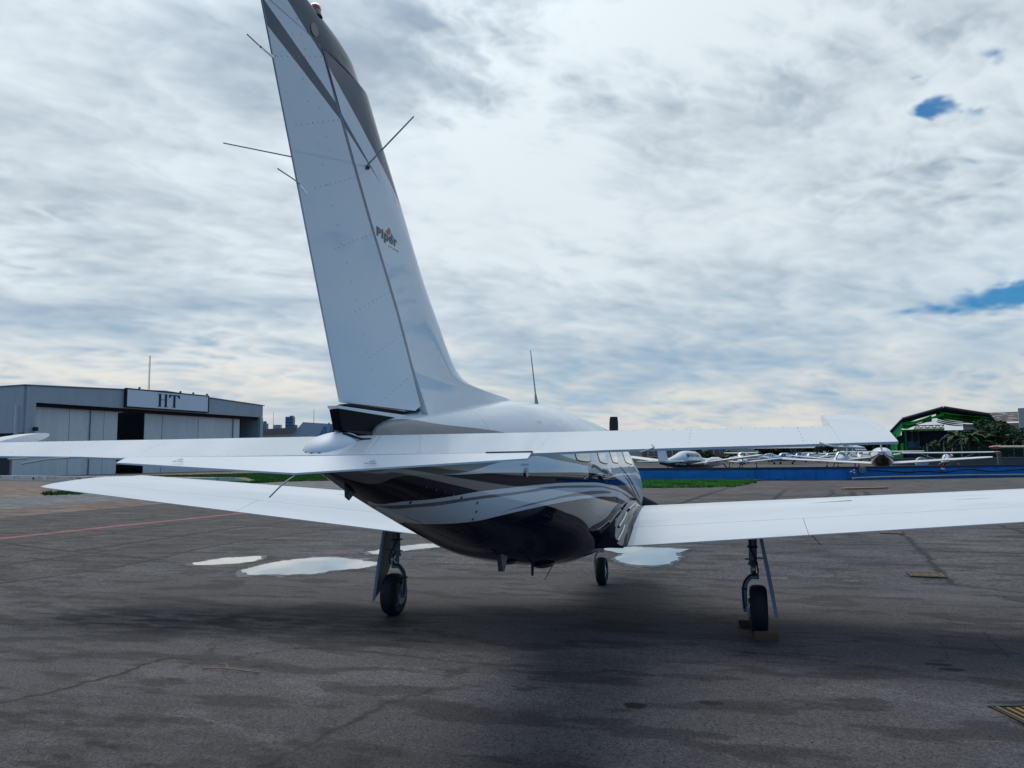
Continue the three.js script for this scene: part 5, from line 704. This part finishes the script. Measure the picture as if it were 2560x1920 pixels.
// low block wall, posts and mesh fence on the right
{ const a = [24.88, 1.71, -115.32], b = [47.58, 1.65, -117.42], wall = thing('block_wall', 'low unpainted grey block wall under the fence on the far right', 'wall'); mesh('wall_face', pathWall([[a[0], a[2]], [b[0], b[2]]], 0.95, 0.3), std(lin(0.11, 0.105, 0.105), 0.9), wall); mesh('coping', pathWall([[a[0], a[2] + 0.05], [b[0], b[2] + 0.05]], 0.1, 0.4).translate(0, 0.95, 0), std(lin(0.2, 0.2, 0.2), 0.9), wall);
  const posts = [[1998, 562], [2034, 560], [2072, 556], [2110, 600], [2147, 565], [2184, 552], [2205, 540]], fence = thing('mesh_fence', 'tall dark green mesh fence on pale posts in front of the banana plants', 'fence');
  for (const [px, ky] of posts) { const k = 112 / 1659, f = V(-Math.sin(0.2694), 0, -Math.cos(0.2694)), r = V(Math.cos(0.2694), 0, -Math.sin(0.2694)), q = camera.position.clone().addScaledVector(f, 113).addScaledVector(r, (px - 1106) * 113 / 1659); mesh('post', [rod([q.x, 0, q.z], [q.x, 1.669 + (979.5 - (846.7 + 0.1992 * ky)) * k - 0.4, q.z], 0.07, 0.06, 6), rod([q.x, 1.669 + (979.5 - (846.7 + 0.1992 * ky)) * k - 0.45, q.z], [q.x - 0.1, 1.669 + (979.5 - (846.7 + 0.1992 * ky)) * k, q.z + 0.3], 0.05, 0.05, 6)], std(lin(0.28, 0.28, 0.27), 0.8), fence); }
  const net = canvasTex(128, 128, (c, w, h) => { c.clearRect(0, 0, w, h); c.fillStyle = css(0.006, 0.03, 0.022, 0.8); c.fillRect(0, 0, w, h); c.clearRect(18, 18, 40, 40); c.clearRect(80, 80, 40, 40); }, { repeat: true }); const e = [27.61, 1.68, -118.16], h = [48.43, 1.65, -119.74], Lf = Math.hypot(h[0] - e[0], h[2] - e[2]), g = new THREE.PlaneGeometry(Lf, 1.6); g.translate(Lf / 2, 1.75, 0); g.rotateY(-Math.atan2(h[2] - e[2], h[0] - e[0])); g.translate(e[0], 0, e[2]); net.repeat.set(Lf * 2, 3); mesh('netting', g, new THREE.MeshStandardMaterial({ map: net, transparent: true, roughness: 0.9, side: THREE.DoubleSide }), fence);
  const gp = [42.11, 1.63, -113.83], pil = thing('gate_pillar', 'stained concrete gate pillar at the low wall, far right', 'pillar', [38.32, 1.62, -113.83].map((v, i) => i === 1 ? 0 : v)); mesh('shaft', box(0.45, 1.5, 0.45, 0, 0.75, 0, 0.03), std(lin(0.13, 0.125, 0.12), 0.9), pil); mesh('cap', box(0.55, 0.1, 0.55, 0, 1.55, 0, 0.02), std(lin(0.16, 0.155, 0.15), 0.9), pil);
}

// ---------------------------------------------------------------- trees and plants
const at = (px, depth) => { const f = V(-Math.sin(0.2694), 0, -Math.cos(0.2694)), r = V(Math.cos(0.2694), 0, -Math.sin(0.2694)); return camera.position.clone().addScaledVector(f, depth).addScaledVector(r, (px - 1106) * depth / 1659); };
const leafMat = (c) => new THREE.MeshPhysicalMaterial({ color: lin(1, 1, 1), vertexColors: true, roughness: 0.85, side: THREE.DoubleSide, transmission: 0.0 });
function crown(blobs, n, size, col) {
  const pos = new Float32Array(n * 12), cl = new Float32Array(n * 12), idx = []; let tot = 0; const cum = blobs.map((b) => tot += b[3] * b[4]);
  for (let i = 0; i < n; i++) {
    const t = rnd() * tot, b = blobs[cum.findIndex((c) => c >= t)]; let x, y, z, d; do { x = rr(-1, 1); y = rr(-1, 1); z = rr(-1, 1); d = x * x + y * y + z * z; } while (d > 1 || d < 0.25 || noise(x * 2.6 + b[0] * 3, y * 2.6 + z * 2.1 + b[1]) < -0.18);
    const c = V(b[0] + x * b[3], b[1] + y * b[4], b[2] + z * b[3]), u = V(rr(-1, 1), rr(-0.6, 0.6), rr(-1, 1)).normalize(), w = V(rr(-1, 1), rr(-1, 1), rr(-1, 1)).cross(u).normalize(), s = size * rr(0.6, 1.4);
    const q = [c.clone().addScaledVector(u, -s * 0.6), c.clone().addScaledVector(w, s * 0.42), c.clone().addScaledVector(u, s * 0.6), c.clone().addScaledVector(w, -s * 0.42)], k = rr(0.55, 1.35), yl = rr(0, 0.4);
    q.forEach((p, j) => { pos.set([p.x, p.y, p.z], i * 12 + j * 3); cl.set([col[0] * k * (1 + yl), col[1] * k, col[2] * k], i * 12 + j * 3); }); idx.push(i * 4, i * 4 + 1, i * 4 + 2, i * 4, i * 4 + 2, i * 4 + 3);
  }
  const g = new THREE.BufferGeometry(); g.setAttribute('position', new THREE.BufferAttribute(pos, 3)); g.setAttribute('color', new THREE.BufferAttribute(cl, 3)); g.setIndex(idx); g.computeVertexNormals(); return g;
}
const bark = std(lin(0.06, 0.05, 0.04), 0.95), LM = leafMat();
function tree(label, px, depth, h, w, col, n = 2600, size = 0.42) {
  const p = at(px, depth), o = thing('tree', label, 'tree', [p.x, 0, p.z], rr(0, 6));
  mesh('trunk', [tube([[0, 0, 0], [rr(-0.1, 0.1), h * 0.3, rr(-0.1, 0.1)], [rr(-0.2, 0.2), h * 0.6, rr(-0.2, 0.2)]], Math.max(0.12, h * 0.022), 7), ...[0, 1, 2, 3].map((i) => tube([[0, h * 0.3, 0], [Math.cos(i * 1.6) * w * 0.15, h * 0.5, Math.sin(i * 1.6) * w * 0.15], [Math.cos(i * 1.6) * w * 0.32, h * 0.7, Math.sin(i * 1.6) * w * 0.32]], h * 0.009, 5))], bark, o);
  const bl = []; for (let i = 0; i < 9; i++) { const a = i * 2.4, r = w * 0.5 * (0.2 + 0.55 * rnd()); bl.push([Math.cos(a) * r, h * rr(0.32, 0.8), Math.sin(a) * r, w * rr(0.17, 0.27), h * rr(0.13, 0.2)]); } bl.push([0, h * 0.5, 0, w * 0.36, h * 0.34]);
  mesh('crown', crown(bl, n, size, col), LM, o);
}
const dk = [0.030, 0.058, 0.026], md = [0.045, 0.085, 0.032], ol = [0.060, 0.085, 0.034];
tree('dark round tree at the right edge, behind the block wall', 2200, 128, 6.6, 9, dk, 5200); tree('dark tree rising just right of the green tent', 2147, 134, 7.7, 7.5, dk, 5200); tree('dark bushy tree right of the banana plants, below the patched roof', 2168, 122, 6.6, 8, md, 4200); tree('low dark tree under the right drapes of the tent', 2105, 124, 5.2, 6, dk, 3000);
tree('small bushy tree in front of the stage screen', 2024, 128, 4.0, 5.0, md, 2600); tree('low shrub below the tent at its left post', 1990, 126, 3.2, 4.0, dk, 1800); tree('leafy bush between the fence posts right of the red winged aeroplane', 2060, 120, 3.2, 5.0, md, 2600); tree('leafy bush left of the far right gate pillar', 2128, 117, 3.6, 5.5, dk, 2600); tree('tall bush at the far right, over the beige high wing', 2214, 118, 5.4, 6, md, 2600);
const far = [[1560, 'thin dark tree left end of the far tree row, beside the brick building', 250, 6], [1632, 'dark tree at the right end of the brick building', 240, 8], [1652, 'olive tree second right of the brick building', 250, 8.6], [1676, 'dark wide tree third right of the brick building', 246, 8.2], [1700, 'olive tree in the middle of the far tree row', 255, 8.8], [1724, 'dark tree behind the T tail with the pink fin', 262, 8.4], [1750, 'dark tree right of the pink T tail', 258, 8.8], [1776, 'dense dark tree left of the small white hangar', 250, 9.6], [1842, 'dark tree right of the small white hangar', 256, 10], [1866, 'dark tree behind the second T tail', 250, 10], [1890, 'dark tree behind the black bellied aeroplane', 246, 10], [1914, 'dark tree between the black bellied aeroplane and the tent', 244, 10], [1936, 'dark tree just left of the tent', 236, 8]];
for (const [px, label, d, h] of far) tree(label, px, d, h * rr(0.9, 1.05), rr(8, 10), /olive/.test(label) ? ol : dk, 1700, 0.75);
tree('round dark bush before the brick building, right of the stair', 1524, 205, 3.4, 4.2, md, 900, 0.5); tree('round green bush at the right end of the brick building', 1582, 200, 3.0, 4, md, 900, 0.5);
// banana plants with long torn leaves
const bananaLeaf = (() => { const pos = [], cl = [], idx = [], n = 14; for (let i = 0; i <= n; i++) { const t = i / n, x = t * 2.9, y = 1.35 * t - 1.9 * t * t * t, w = 0.36 * Math.sin(Math.PI * Math.min(1, t * 0.92 + 0.06)) ** 0.7 * (i % 3 === 2 ? 0.8 : 1); for (const s of [-1, 0, 1]) { pos.push(x, y - Math.abs(s) * w * 0.35, s * w); const k = s ? 1 : 1.6; cl.push(0.032 * k, 0.068 * k, 0.02 * k); } } for (let i = 0; i < n; i++) for (let j = 0; j < 2; j++) { const a = i * 3 + j; idx.push(a, a + 1, a + 3, a + 1, a + 4, a + 3); } const g = new THREE.BufferGeometry(); g.setAttribute('position', new THREE.Float32BufferAttribute(pos, 3)); g.setAttribute('color', new THREE.Float32BufferAttribute(cl, 3)); g.setIndex(idx); g.computeVertexNormals(); return g; })();
function banana(label, px, depth, h, n, k) { const p = at(px, depth), o = thing('banana_plant', label, 'banana plant', [p.x, 0, p.z], rr(0, 6)); mesh('stem', [rod([0, 0, 0], [0.1, h, 0], 0.16, 0.1, 8)], std(lin(0.10, 0.085, 0.045), 0.9), o); for (let i = 0; i < n; i++) { const l = mesh('leaf', bananaLeaf, LM, o); l.position.set(0.1, h - 0.1, 0); l.rotation.set(0, i * 2.4 + rr(-0.3, 0.3), rr(-0.25, 0.75)); l.scale.setScalar(k * rr(0.75, 1.1)); } }
banana('tall banana plant with spreading leaves before the stage, left of three', 2062, 119, 4.0, 18, 0.86); banana('banana plant with upright leaves under the right end of the tent, middle of three', 2088, 117, 3.9, 17, 0.84); banana('banana plant with drooping leaves, right of three', 2114, 118, 3.4, 16, 0.8);

// ---------------------------------------------------------------- parked aircraft in the background
// builds one aircraft, nose towards -z, origin on the ground below its centre
function aircraft(label, pos, turn, s, group = 'aircraft parked beyond the blue wall') {
  const o = thing(s.kind ?? 'light_airplane', label, 'airplane', pos, turn, group);
  const body = paint(lin(...(s.col ?? [0.74, 0.75, 0.76])), { roughness: 0.3 }), wingM = paint(lin(...(s.wingCol ?? s.col ?? [0.76, 0.77, 0.78])), { roughness: 0.3 }), trim = paint(lin(...(s.trim ?? [0.02, 0.03, 0.06])));
  const L = s.len, st = s.st ?? [[-0.5, 0.16, 0.9, 1.12], [-0.46, 0.36, 0.72, 1.3], [-0.32, 0.50, 0.62, 1.45], [-0.20, 0.58, 0.58, 1.62], [-0.12, 0.6, 0.57, 2.02], [0.05, 0.6, 0.6, 2.08], [0.2, 0.45, 0.75, 1.75], [0.36, 0.22, 0.92, 1.42], [0.5, 0.06, 1.12, 1.28]];
  const Z = st.map((q) => q[0] * L), w = pchip(Z, st.map((q) => q[1])), b = pchip(Z, st.map((q) => q[2])), t = pchip(Z, st.map((q) => q[3]));
  const pt = (z, a, off = 0) => { const th = a * Math.PI, c = Math.cos(th), n = Math.sin(th), m = (b(z) + t(z)) / 2, hh = (t(z) - b(z)) / 2 + off, ww = w(z) + off; return [ww * Math.sign(n) * Math.abs(n) ** 0.85, m + hh * Math.sign(c) * Math.abs(c) ** 0.85, z]; };
  const shell = (z0, z1, a0, a1, off, n = 12, m = 8) => { const p = [], id = []; for (let i = 0; i <= n; i++) for (let j = 0; j <= m; j++) p.push(...pt(mix(z0, z1, i / n), mix(a0, a1, j / m), off)); for (let i = 0; i < n; i++) for (let j = 0; j < m; j++) { const q = i * (m + 1) + j; id.push(q, q + 1, q + m + 1, q + 1, q + m + 2, q + m + 1); } const g = new THREE.BufferGeometry(); g.setAttribute('position', new THREE.Float32BufferAttribute(p, 3)); g.setIndex(id); g.computeVertexNormals(); return g; };
  const dbl = (m) => { const c = m.clone(); c.side = THREE.DoubleSide; return c; };
  const rings = []; for (let i = 0; i <= 40; i++) { const z = mix(Z[0], Z[Z.length - 1], i / 40); rings.push([...Array(28)].map((_, j) => pt(z, j / 14))); }
  const fus = mesh('fuselage', loft(rings, { crease: 1.0 }), body, o);
  if (s.belly) mesh('belly_paint', shell(Z[0] + 0.05, Z[Z.length - 1] - 0.05, s.belly, 2 - s.belly, 0.006, 30, 12), dbl(trim), fus);
  if (s.stripe) for (const k of [1, -1]) mesh('stripe', shell(Z[0] + 0.1, Z[Z.length - 1] - 0.1, k * s.stripe, k * (s.stripe + 0.08), 0.006, 30, 2), dbl(trim), fus);
  const gl = dbl(M.glass);
  if (s.windows !== 0) { for (const k of [1, -1]) for (const [z0, z1] of s.wins ?? [[-0.105, -0.03], [-0.02, 0.05], [0.06, 0.11]]) mesh('window', shell(z0 * L, z1 * L, k * 0.24, k * 0.40, 0.008, 4, 4), gl, fus); mesh('windscreen', shell(-0.19 * L, -0.125 * L, -0.36, 0.36, 0.010, 5, 12), gl, fus); }
  // wing halves
  const wing = (k) => loft([0, 0.25, 0.5, 0.75, 0.93, 1].map((u) => { const x = s.span / 2 * u, ch = mix(s.chord, s.tipChord ?? s.chord * 0.7, u) * (u === 1 ? 0.7 : 1), z0 = s.wingZ + (s.sweep ?? 0) * u + (u === 1 ? ch * 0.2 : 0); return airfoil(0.085 * ch, 0.045 * ch, 0, 1, 8).map(([q, y]) => [k * x, s.wingY + Math.tan(s.dihedral ?? 0.08) * x + y, z0 + q * ch]); }), { crease: 0.7 });
  for (const k of [1, -1]) { const m = mesh('wing', wing(k), wingM, o); if (s.tips) mesh('wing_tip', (() => { const x = s.span / 2, y = s.wingY + Math.tan(s.dihedral ?? 0.08) * x; return ball(0.5, k * (x - 0.22), y, s.wingZ + s.chord * 0.38, 1.0, 0.24, s.chord * 0.85, 14); })(), paint(lin(...s.tips)), m); mesh('flap_line', box(s.span * 0.3, 0.012, 0.03, k * s.span * 0.24, s.wingY + Math.tan(s.dihedral ?? 0.08) * s.span * 0.24 + 0.045 * s.chord, s.wingZ + s.chord * 0.74).rotateZ(0), M.seam, m); if (s.strut) mesh('wing_strut', rod([k * 0.5, b(0) + 0.25, s.wingZ + 0.5], [k * s.span * 0.29, s.wingY + 0.0, s.wingZ + 0.5], 0.04), body, o); }
  // tail
  const tz = 0.5 * L - (s.tailChord ?? 0.85), hy = s.tailY ?? 1.25;
  const hs = (k) => loft([0, 0.9, 1].map((u) => { const ch = (s.tailChord ?? 0.85) * mix(1, 0.72, u) * (u === 1 ? 0.8 : 1); return airfoil(0.05 * ch, 0.05 * ch, 0, 1, 6).map(([q, y]) => [k * s.tailSpan / 2 * u, hy + y, tz + (s.tail === 'T' ? 0.5 : 0.05) + 0.18 * u + q * ch]); }), { crease: 0.7 });
  for (const k of [1, -1]) mesh('tailplane', hs(k), wingM, o);
  mesh('fin', loft([0, 0.5, 0.93, 1].map((u) => { const ch = mix(s.finChord ?? 1.35, (s.finTip ?? 0.7), u), y = mix(t(0.4 * L) - 0.25, s.finTop, u), z0 = mix(0.5 * L - (s.finChord ?? 1.35), 0.5 * L - (s.finTip ?? 0.7) + 0.18, u); return airfoil(0.05 * ch, 0.05 * ch, 0, 1, 6).map(([q, x]) => [x, y, z0 + q * ch]); }), { crease: 0.7 }), s.finCol ? paint(lin(...s.finCol)) : body, o);
  // engines and propellers
  const prop = (x, y, z, r, blades = 2, a0 = 0.5) => { const sp = mesh('spinner', new THREE.ConeGeometry(0.15, 0.32, 14).rotateX(-Math.PI / 2).translate(x, y, z - 0.1), body, o); for (let i = 0; i < blades; i++) { const g = box(0.10, r, 0.03, 0, r / 2, 0, 0.012); g.rotateZ(a0 + i * 2 * Math.PI / blades); g.translate(x, y, z - 0.06); mesh('propeller_blade', g, std(lin(0.03, 0.03, 0.032), 0.5), sp); } };
  if (s.engine === 'twin') for (const k of [1, -1]) { const x = k * (s.engX ?? 1.85), y = s.wingY + 0.26; mesh('engine_nacelle', loft([[-1.0, 0.14, 0.16], [-0.85, 0.32, 0.26], [-0.3, 0.42, 0.36], [0.4, 0.42, 0.36], [1.0, 0.34, 0.28], [1.7, 0.10, 0.08]].map(([z, a, c]) => [...Array(18)].map((_, j) => { const q = j / 9 * Math.PI; return [x + Math.cos(q) * a, y + Math.sin(q) * c - (z > 1 ? 0.12 : 0), s.wingZ + z]; })), { crease: 1 }), body, o); prop(x, y, s.wingZ - 1.0, 0.95, 2, 0.7); }
  if (s.engine === 'nose') prop(0, (b(Z[0]) + t(Z[0])) / 2, Z[0] - 0.02, 0.92, 2, s.propA ?? 0.4);
  if (s.engine === 'jet') for (const k of [1, -1]) mesh('engine_nacelle', loft([[-1.1, 0.34], [-0.8, 0.42], [0.4, 0.42], [1.1, 0.26]].map(([z, r]) => [...Array(16)].map((_, j) => [k * (w(0.2 * L) + 0.55) + Math.cos(j / 8 * Math.PI) * r, t(0.2 * L) - 0.1 + Math.sin(j / 8 * Math.PI) * r, 0.26 * L + z])), { crease: 1 }), body, o);
  // gear
  const wr = s.wheel ?? 0.2, gear = (x, z, top) => { const l = mesh('gear_leg', rod([x, wr, z], [x * 0.97, top, z], 0.045, 0.05, 8), M.greyPaint, o); mesh('wheel', new THREE.CylinderGeometry(wr, wr, 0.15, 16).rotateZ(Math.PI / 2).translate(x, wr, z), s.wheelCol ? paint(lin(...s.wheelCol)) : M.rubber, l); if (s.wheelCol) mesh('wheel_spat', ball(wr * 1.25, x, wr * 1.2, z, 0.7, 0.8, 1.5, 12), paint(lin(...s.wheelCol)), l); };
  for (const k of [1, -1]) gear(k * (s.track ?? 3) / 2, s.gearZ ?? 0.2, s.high ? b(0) + 0.2 : s.wingY + 0.1); gear(0, -0.36 * L, b(-0.36 * L) + 0.1);
  if (s.marks) { const tx = canvasTex(256, 64, (c, ww, hh) => { c.clearRect(0, 0, ww, hh); c.fillStyle = '#e8ecf0'; c.font = 'bold 60px sans-serif'; c.textAlign = 'center'; c.textBaseline = 'middle'; c.fillText(s.marks, ww / 2, hh / 2 + 4, ww); }); const g = new THREE.BufferGeometry(), P = [], uv = [], id = [], n = 8; for (let i = 0; i <= n; i++) for (const j of [0, 1]) { P.push(...pt(mix(0.10 * L, 0.30 * L, 1 - i / n), j ? 0.52 : 0.66, 0.016)); uv.push(i / n, j); } for (let i = 0; i < n; i++) { const q = i * 2; id.push(q, q + 2, q + 1, q + 1, q + 2, q + 3); } g.setAttribute('position', new THREE.Float32BufferAttribute(P, 3)); g.setAttribute('uv', new THREE.Float32BufferAttribute(uv, 2)); g.setIndex(id); g.computeVertexNormals(); mesh('registration', g, new THREE.MeshStandardMaterial({ map: tx, transparent: true, alphaTest: 0.3, roughness: 0.5, side: THREE.DoubleSide }), fus); }
  return o;
}
const ground = (px, d) => { const p = at(px, d); return [p.x, 0, p.z]; };
const low = { len: 7.3, span: 10.7, chord: 1.6, tipChord: 1.2, wingY: 0.82, wingZ: -0.9, dihedral: 0.11, tailSpan: 3.9, finTop: 2.25, engine: 'nose', track: 3.05 };
aircraft('white twin engine aeroplane with dark lower body and white registration letters beyond the blue wall', ground(1481, 61), -0.46, { ...low, kind: 'twin_airplane', len: 8.7, span: 11.9, chord: 1.75, tipChord: 1.35, wingY: 0.95, wingZ: -1.1, dihedral: 0.12, tailSpan: 4.1, tailY: 1.30, finTop: 3.0, finChord: 1.6, engine: 'twin', belly: 0.50, trim: [0.035, 0.04, 0.05], track: 3.4, marks: 'PT-ESD' });
aircraft('black bellied low wing aeroplane seen from behind, just beyond the blue wall', ground(1899, 57.5), -0.176, { ...low, len: 9.0, span: 14.2, chord: 1.7, tipChord: 1.05, wingY: 0.92, wingZ: -1.1, dihedral: 0.062, tailSpan: 5.3, tailY: 1.84, finTop: 3.45, finChord: 1.6, belly: 0.50, trim: [0.012, 0.013, 0.016], track: 3.76, st: [[-0.5, 0.2, 1.0, 1.5], [-0.44, 0.4, 0.8, 1.62], [-0.28, 0.68, 0.66, 1.85], [-0.15, 0.76, 0.62, 2.14], [0.05, 0.78, 0.64, 2.16], [0.15, 0.72, 0.72, 2.14], [0.26, 0.58, 0.9, 2.08], [0.4, 0.30, 1.3, 1.95], [0.5, 0.08, 1.62, 1.82]] });
aircraft('small white low wing aeroplane with dark nose facing the viewer, right of the twin', ground(1600, 90), Math.PI + 0.22 - 0.27, { ...low, belly: 0.62, trim: [0.10, 0.10, 0.11], finCol: [0.30, 0.05, 0.04] });
aircraft('white low wing aeroplane facing the viewer, left of the black bellied one', ground(1814, 90), Math.PI - 0.30, { ...low, span: 12.4, wingY: 0.95, len: 8.0, finTop: 2.9, track: 3.5 });
aircraft('white high wing aeroplane with red wing tips, red fin and red wheels', ground(2042, 95), Math.PI - 0.42, { ...low, len: 6.6, span: 10.7, chord: 1.35, tipChord: 1.35, wingY: 1.72, wingZ: -1.0, dihedral: 0.004, tailSpan: 2.6, tailY: 0.95, finTop: 2.35, finCol: [0.5, 0.04, 0.03], tips: [0.5, 0.05, 0.04], wheelCol: [0.45, 0.02, 0.03], belly: 0.55, trim: [0.45, 0.03, 0.03], strut: 1, high: 1, track: 1.9, wheel: 0.22, st: [[-0.5, 0.14, 0.5, 0.8], [-0.45, 0.3, 0.4, 0.95], [-0.3, 0.42, 0.36, 1.15], [-0.14, 0.5, 0.38, 1.66], [0.06, 0.5, 0.42, 1.68], [0.2, 0.32, 0.55, 1.25], [0.5, 0.06, 0.78, 0.95]] });
aircraft('beige winged high wing aeroplane mostly outside the right edge of the picture', ground(2318, 58), Math.PI - 0.3, { ...low, len: 7.6, span: 10.6, chord: 1.6, tipChord: 1.2, wingY: 2.02, wingZ: -1.1, dihedral: 0.02, tailSpan: 3.4, finTop: 2.6, wingCol: [0.42, 0.36, 0.26], tips: [0.5, 0.04, 0.03], strut: 1, high: 1, track: 2.4 });
const tt = { ...low, kind: 'turboprop_airplane', len: 13, span: 16, chord: 2.1, tipChord: 1.2, wingY: 1.3, wingZ: -1.4, tail: 'T', tailSpan: 5.4, tailY: 4.4, tailChord: 1.1, finTop: 4.4, finChord: 2.4, finTip: 1.3, engine: 'twin', engX: 2.6, track: 5, st: [[-0.5, 0.1, 1.2, 1.5], [-0.44, 0.5, 0.95, 1.9], [-0.34, 0.72, 0.9, 2.35], [-0.2, 0.75, 0.9, 2.5], [0.2, 0.72, 0.95, 2.5], [0.38, 0.4, 1.4, 2.4], [0.5, 0.08, 2.1, 2.35]], wins: [[-0.2, -0.17], [-0.13, -0.10], [-0.06, -0.03], [0.01, 0.04], [0.08, 0.11]] };
aircraft('far white T tailed aeroplane with a pink fin seen from its side', ground(1748, 250), -0.27 - 1.15, { ...tt, finCol: [0.42, 0.22, 0.22], stripe: 0.5, trim: [0.12, 0.14, 0.22] });
aircraft('far white T tailed aeroplane seen from behind, left of the black bellied one', ground(1839, 190), -0.2, { ...tt, len: 11, span: 14, tailSpan: 5.2 });
aircraft('pale blue and white low wing aeroplane far beyond the wall', ground(1692, 140), Math.PI - 0.9, { ...low, col: [0.22, 0.42, 0.60], stripe: 0.45, trim: [0.02, 0.08, 0.3] });
aircraft('far small white aeroplane with red cowling, left of the black bellied one', ground(1852, 160), Math.PI - 0.1, { ...low, belly: 0.5, trim: [0.5, 0.03, 0.05], windows: 1 });
aircraft('far aeroplane with green and white body beside the small white hangar', ground(1791, 175), Math.PI - 1.0, { ...low, col: [0.55, 0.62, 0.6], stripe: 0.4, trim: [0.02, 0.16, 0.09], finCol: [0.03, 0.2, 0.12] });
const hw = aircraft('far white high wing aeroplane right of the brick building', ground(1602, 165), Math.PI - 0.9, { ...low, len: 7.8, span: 11, chord: 1.55, tipChord: 1.2, wingY: 2.15, wingZ: -1.0, dihedral: 0.02, tailSpan: 3.4, finTop: 2.7, strut: 1, high: 1, track: 2.5 });
const sm = aircraft('far white low wing aeroplane behind the pale blue one', ground(1722, 185), Math.PI - 0.5, low);
copyOf(sm, 'far white low wing aeroplane to the right of the pink finned T tail', ground(1772, 200), Math.PI - 1.3); copyOf(sm, 'far white low wing aeroplane directly below the pink T tail', ground(1748, 172), 0.6); copyOf(sm, 'far white low wing aeroplane under the second T tail', ground(1866, 178), -0.8); copyOf(sm, 'white low wing aeroplane by the dark trees, left of the pale blue one', ground(1658, 190), 1.4); copyOf(hw, 'far white high wing aeroplane beyond the green and white one', ground(1806, 215), -1.2);
{ const p = at(1984, 88), o = thing('white_drum', 'round white drum lying on the ground under the right wing of the black bellied aeroplane', 'drum', [p.x, 0, p.z]); mesh('drum_body', new THREE.CylinderGeometry(0.62, 0.62, 0.9, 28).rotateX(Math.PI / 2).translate(0, 0.66, 0), std(lin(0.45, 0.47, 0.47), 0.6), o); mesh('lid', new THREE.CylinderGeometry(0.5, 0.55, 0.08, 28).rotateX(Math.PI / 2).translate(0, 0.66, 0.47), std(lin(0.36, 0.38, 0.38), 0.6), o); }

renderer.render(scene, camera);
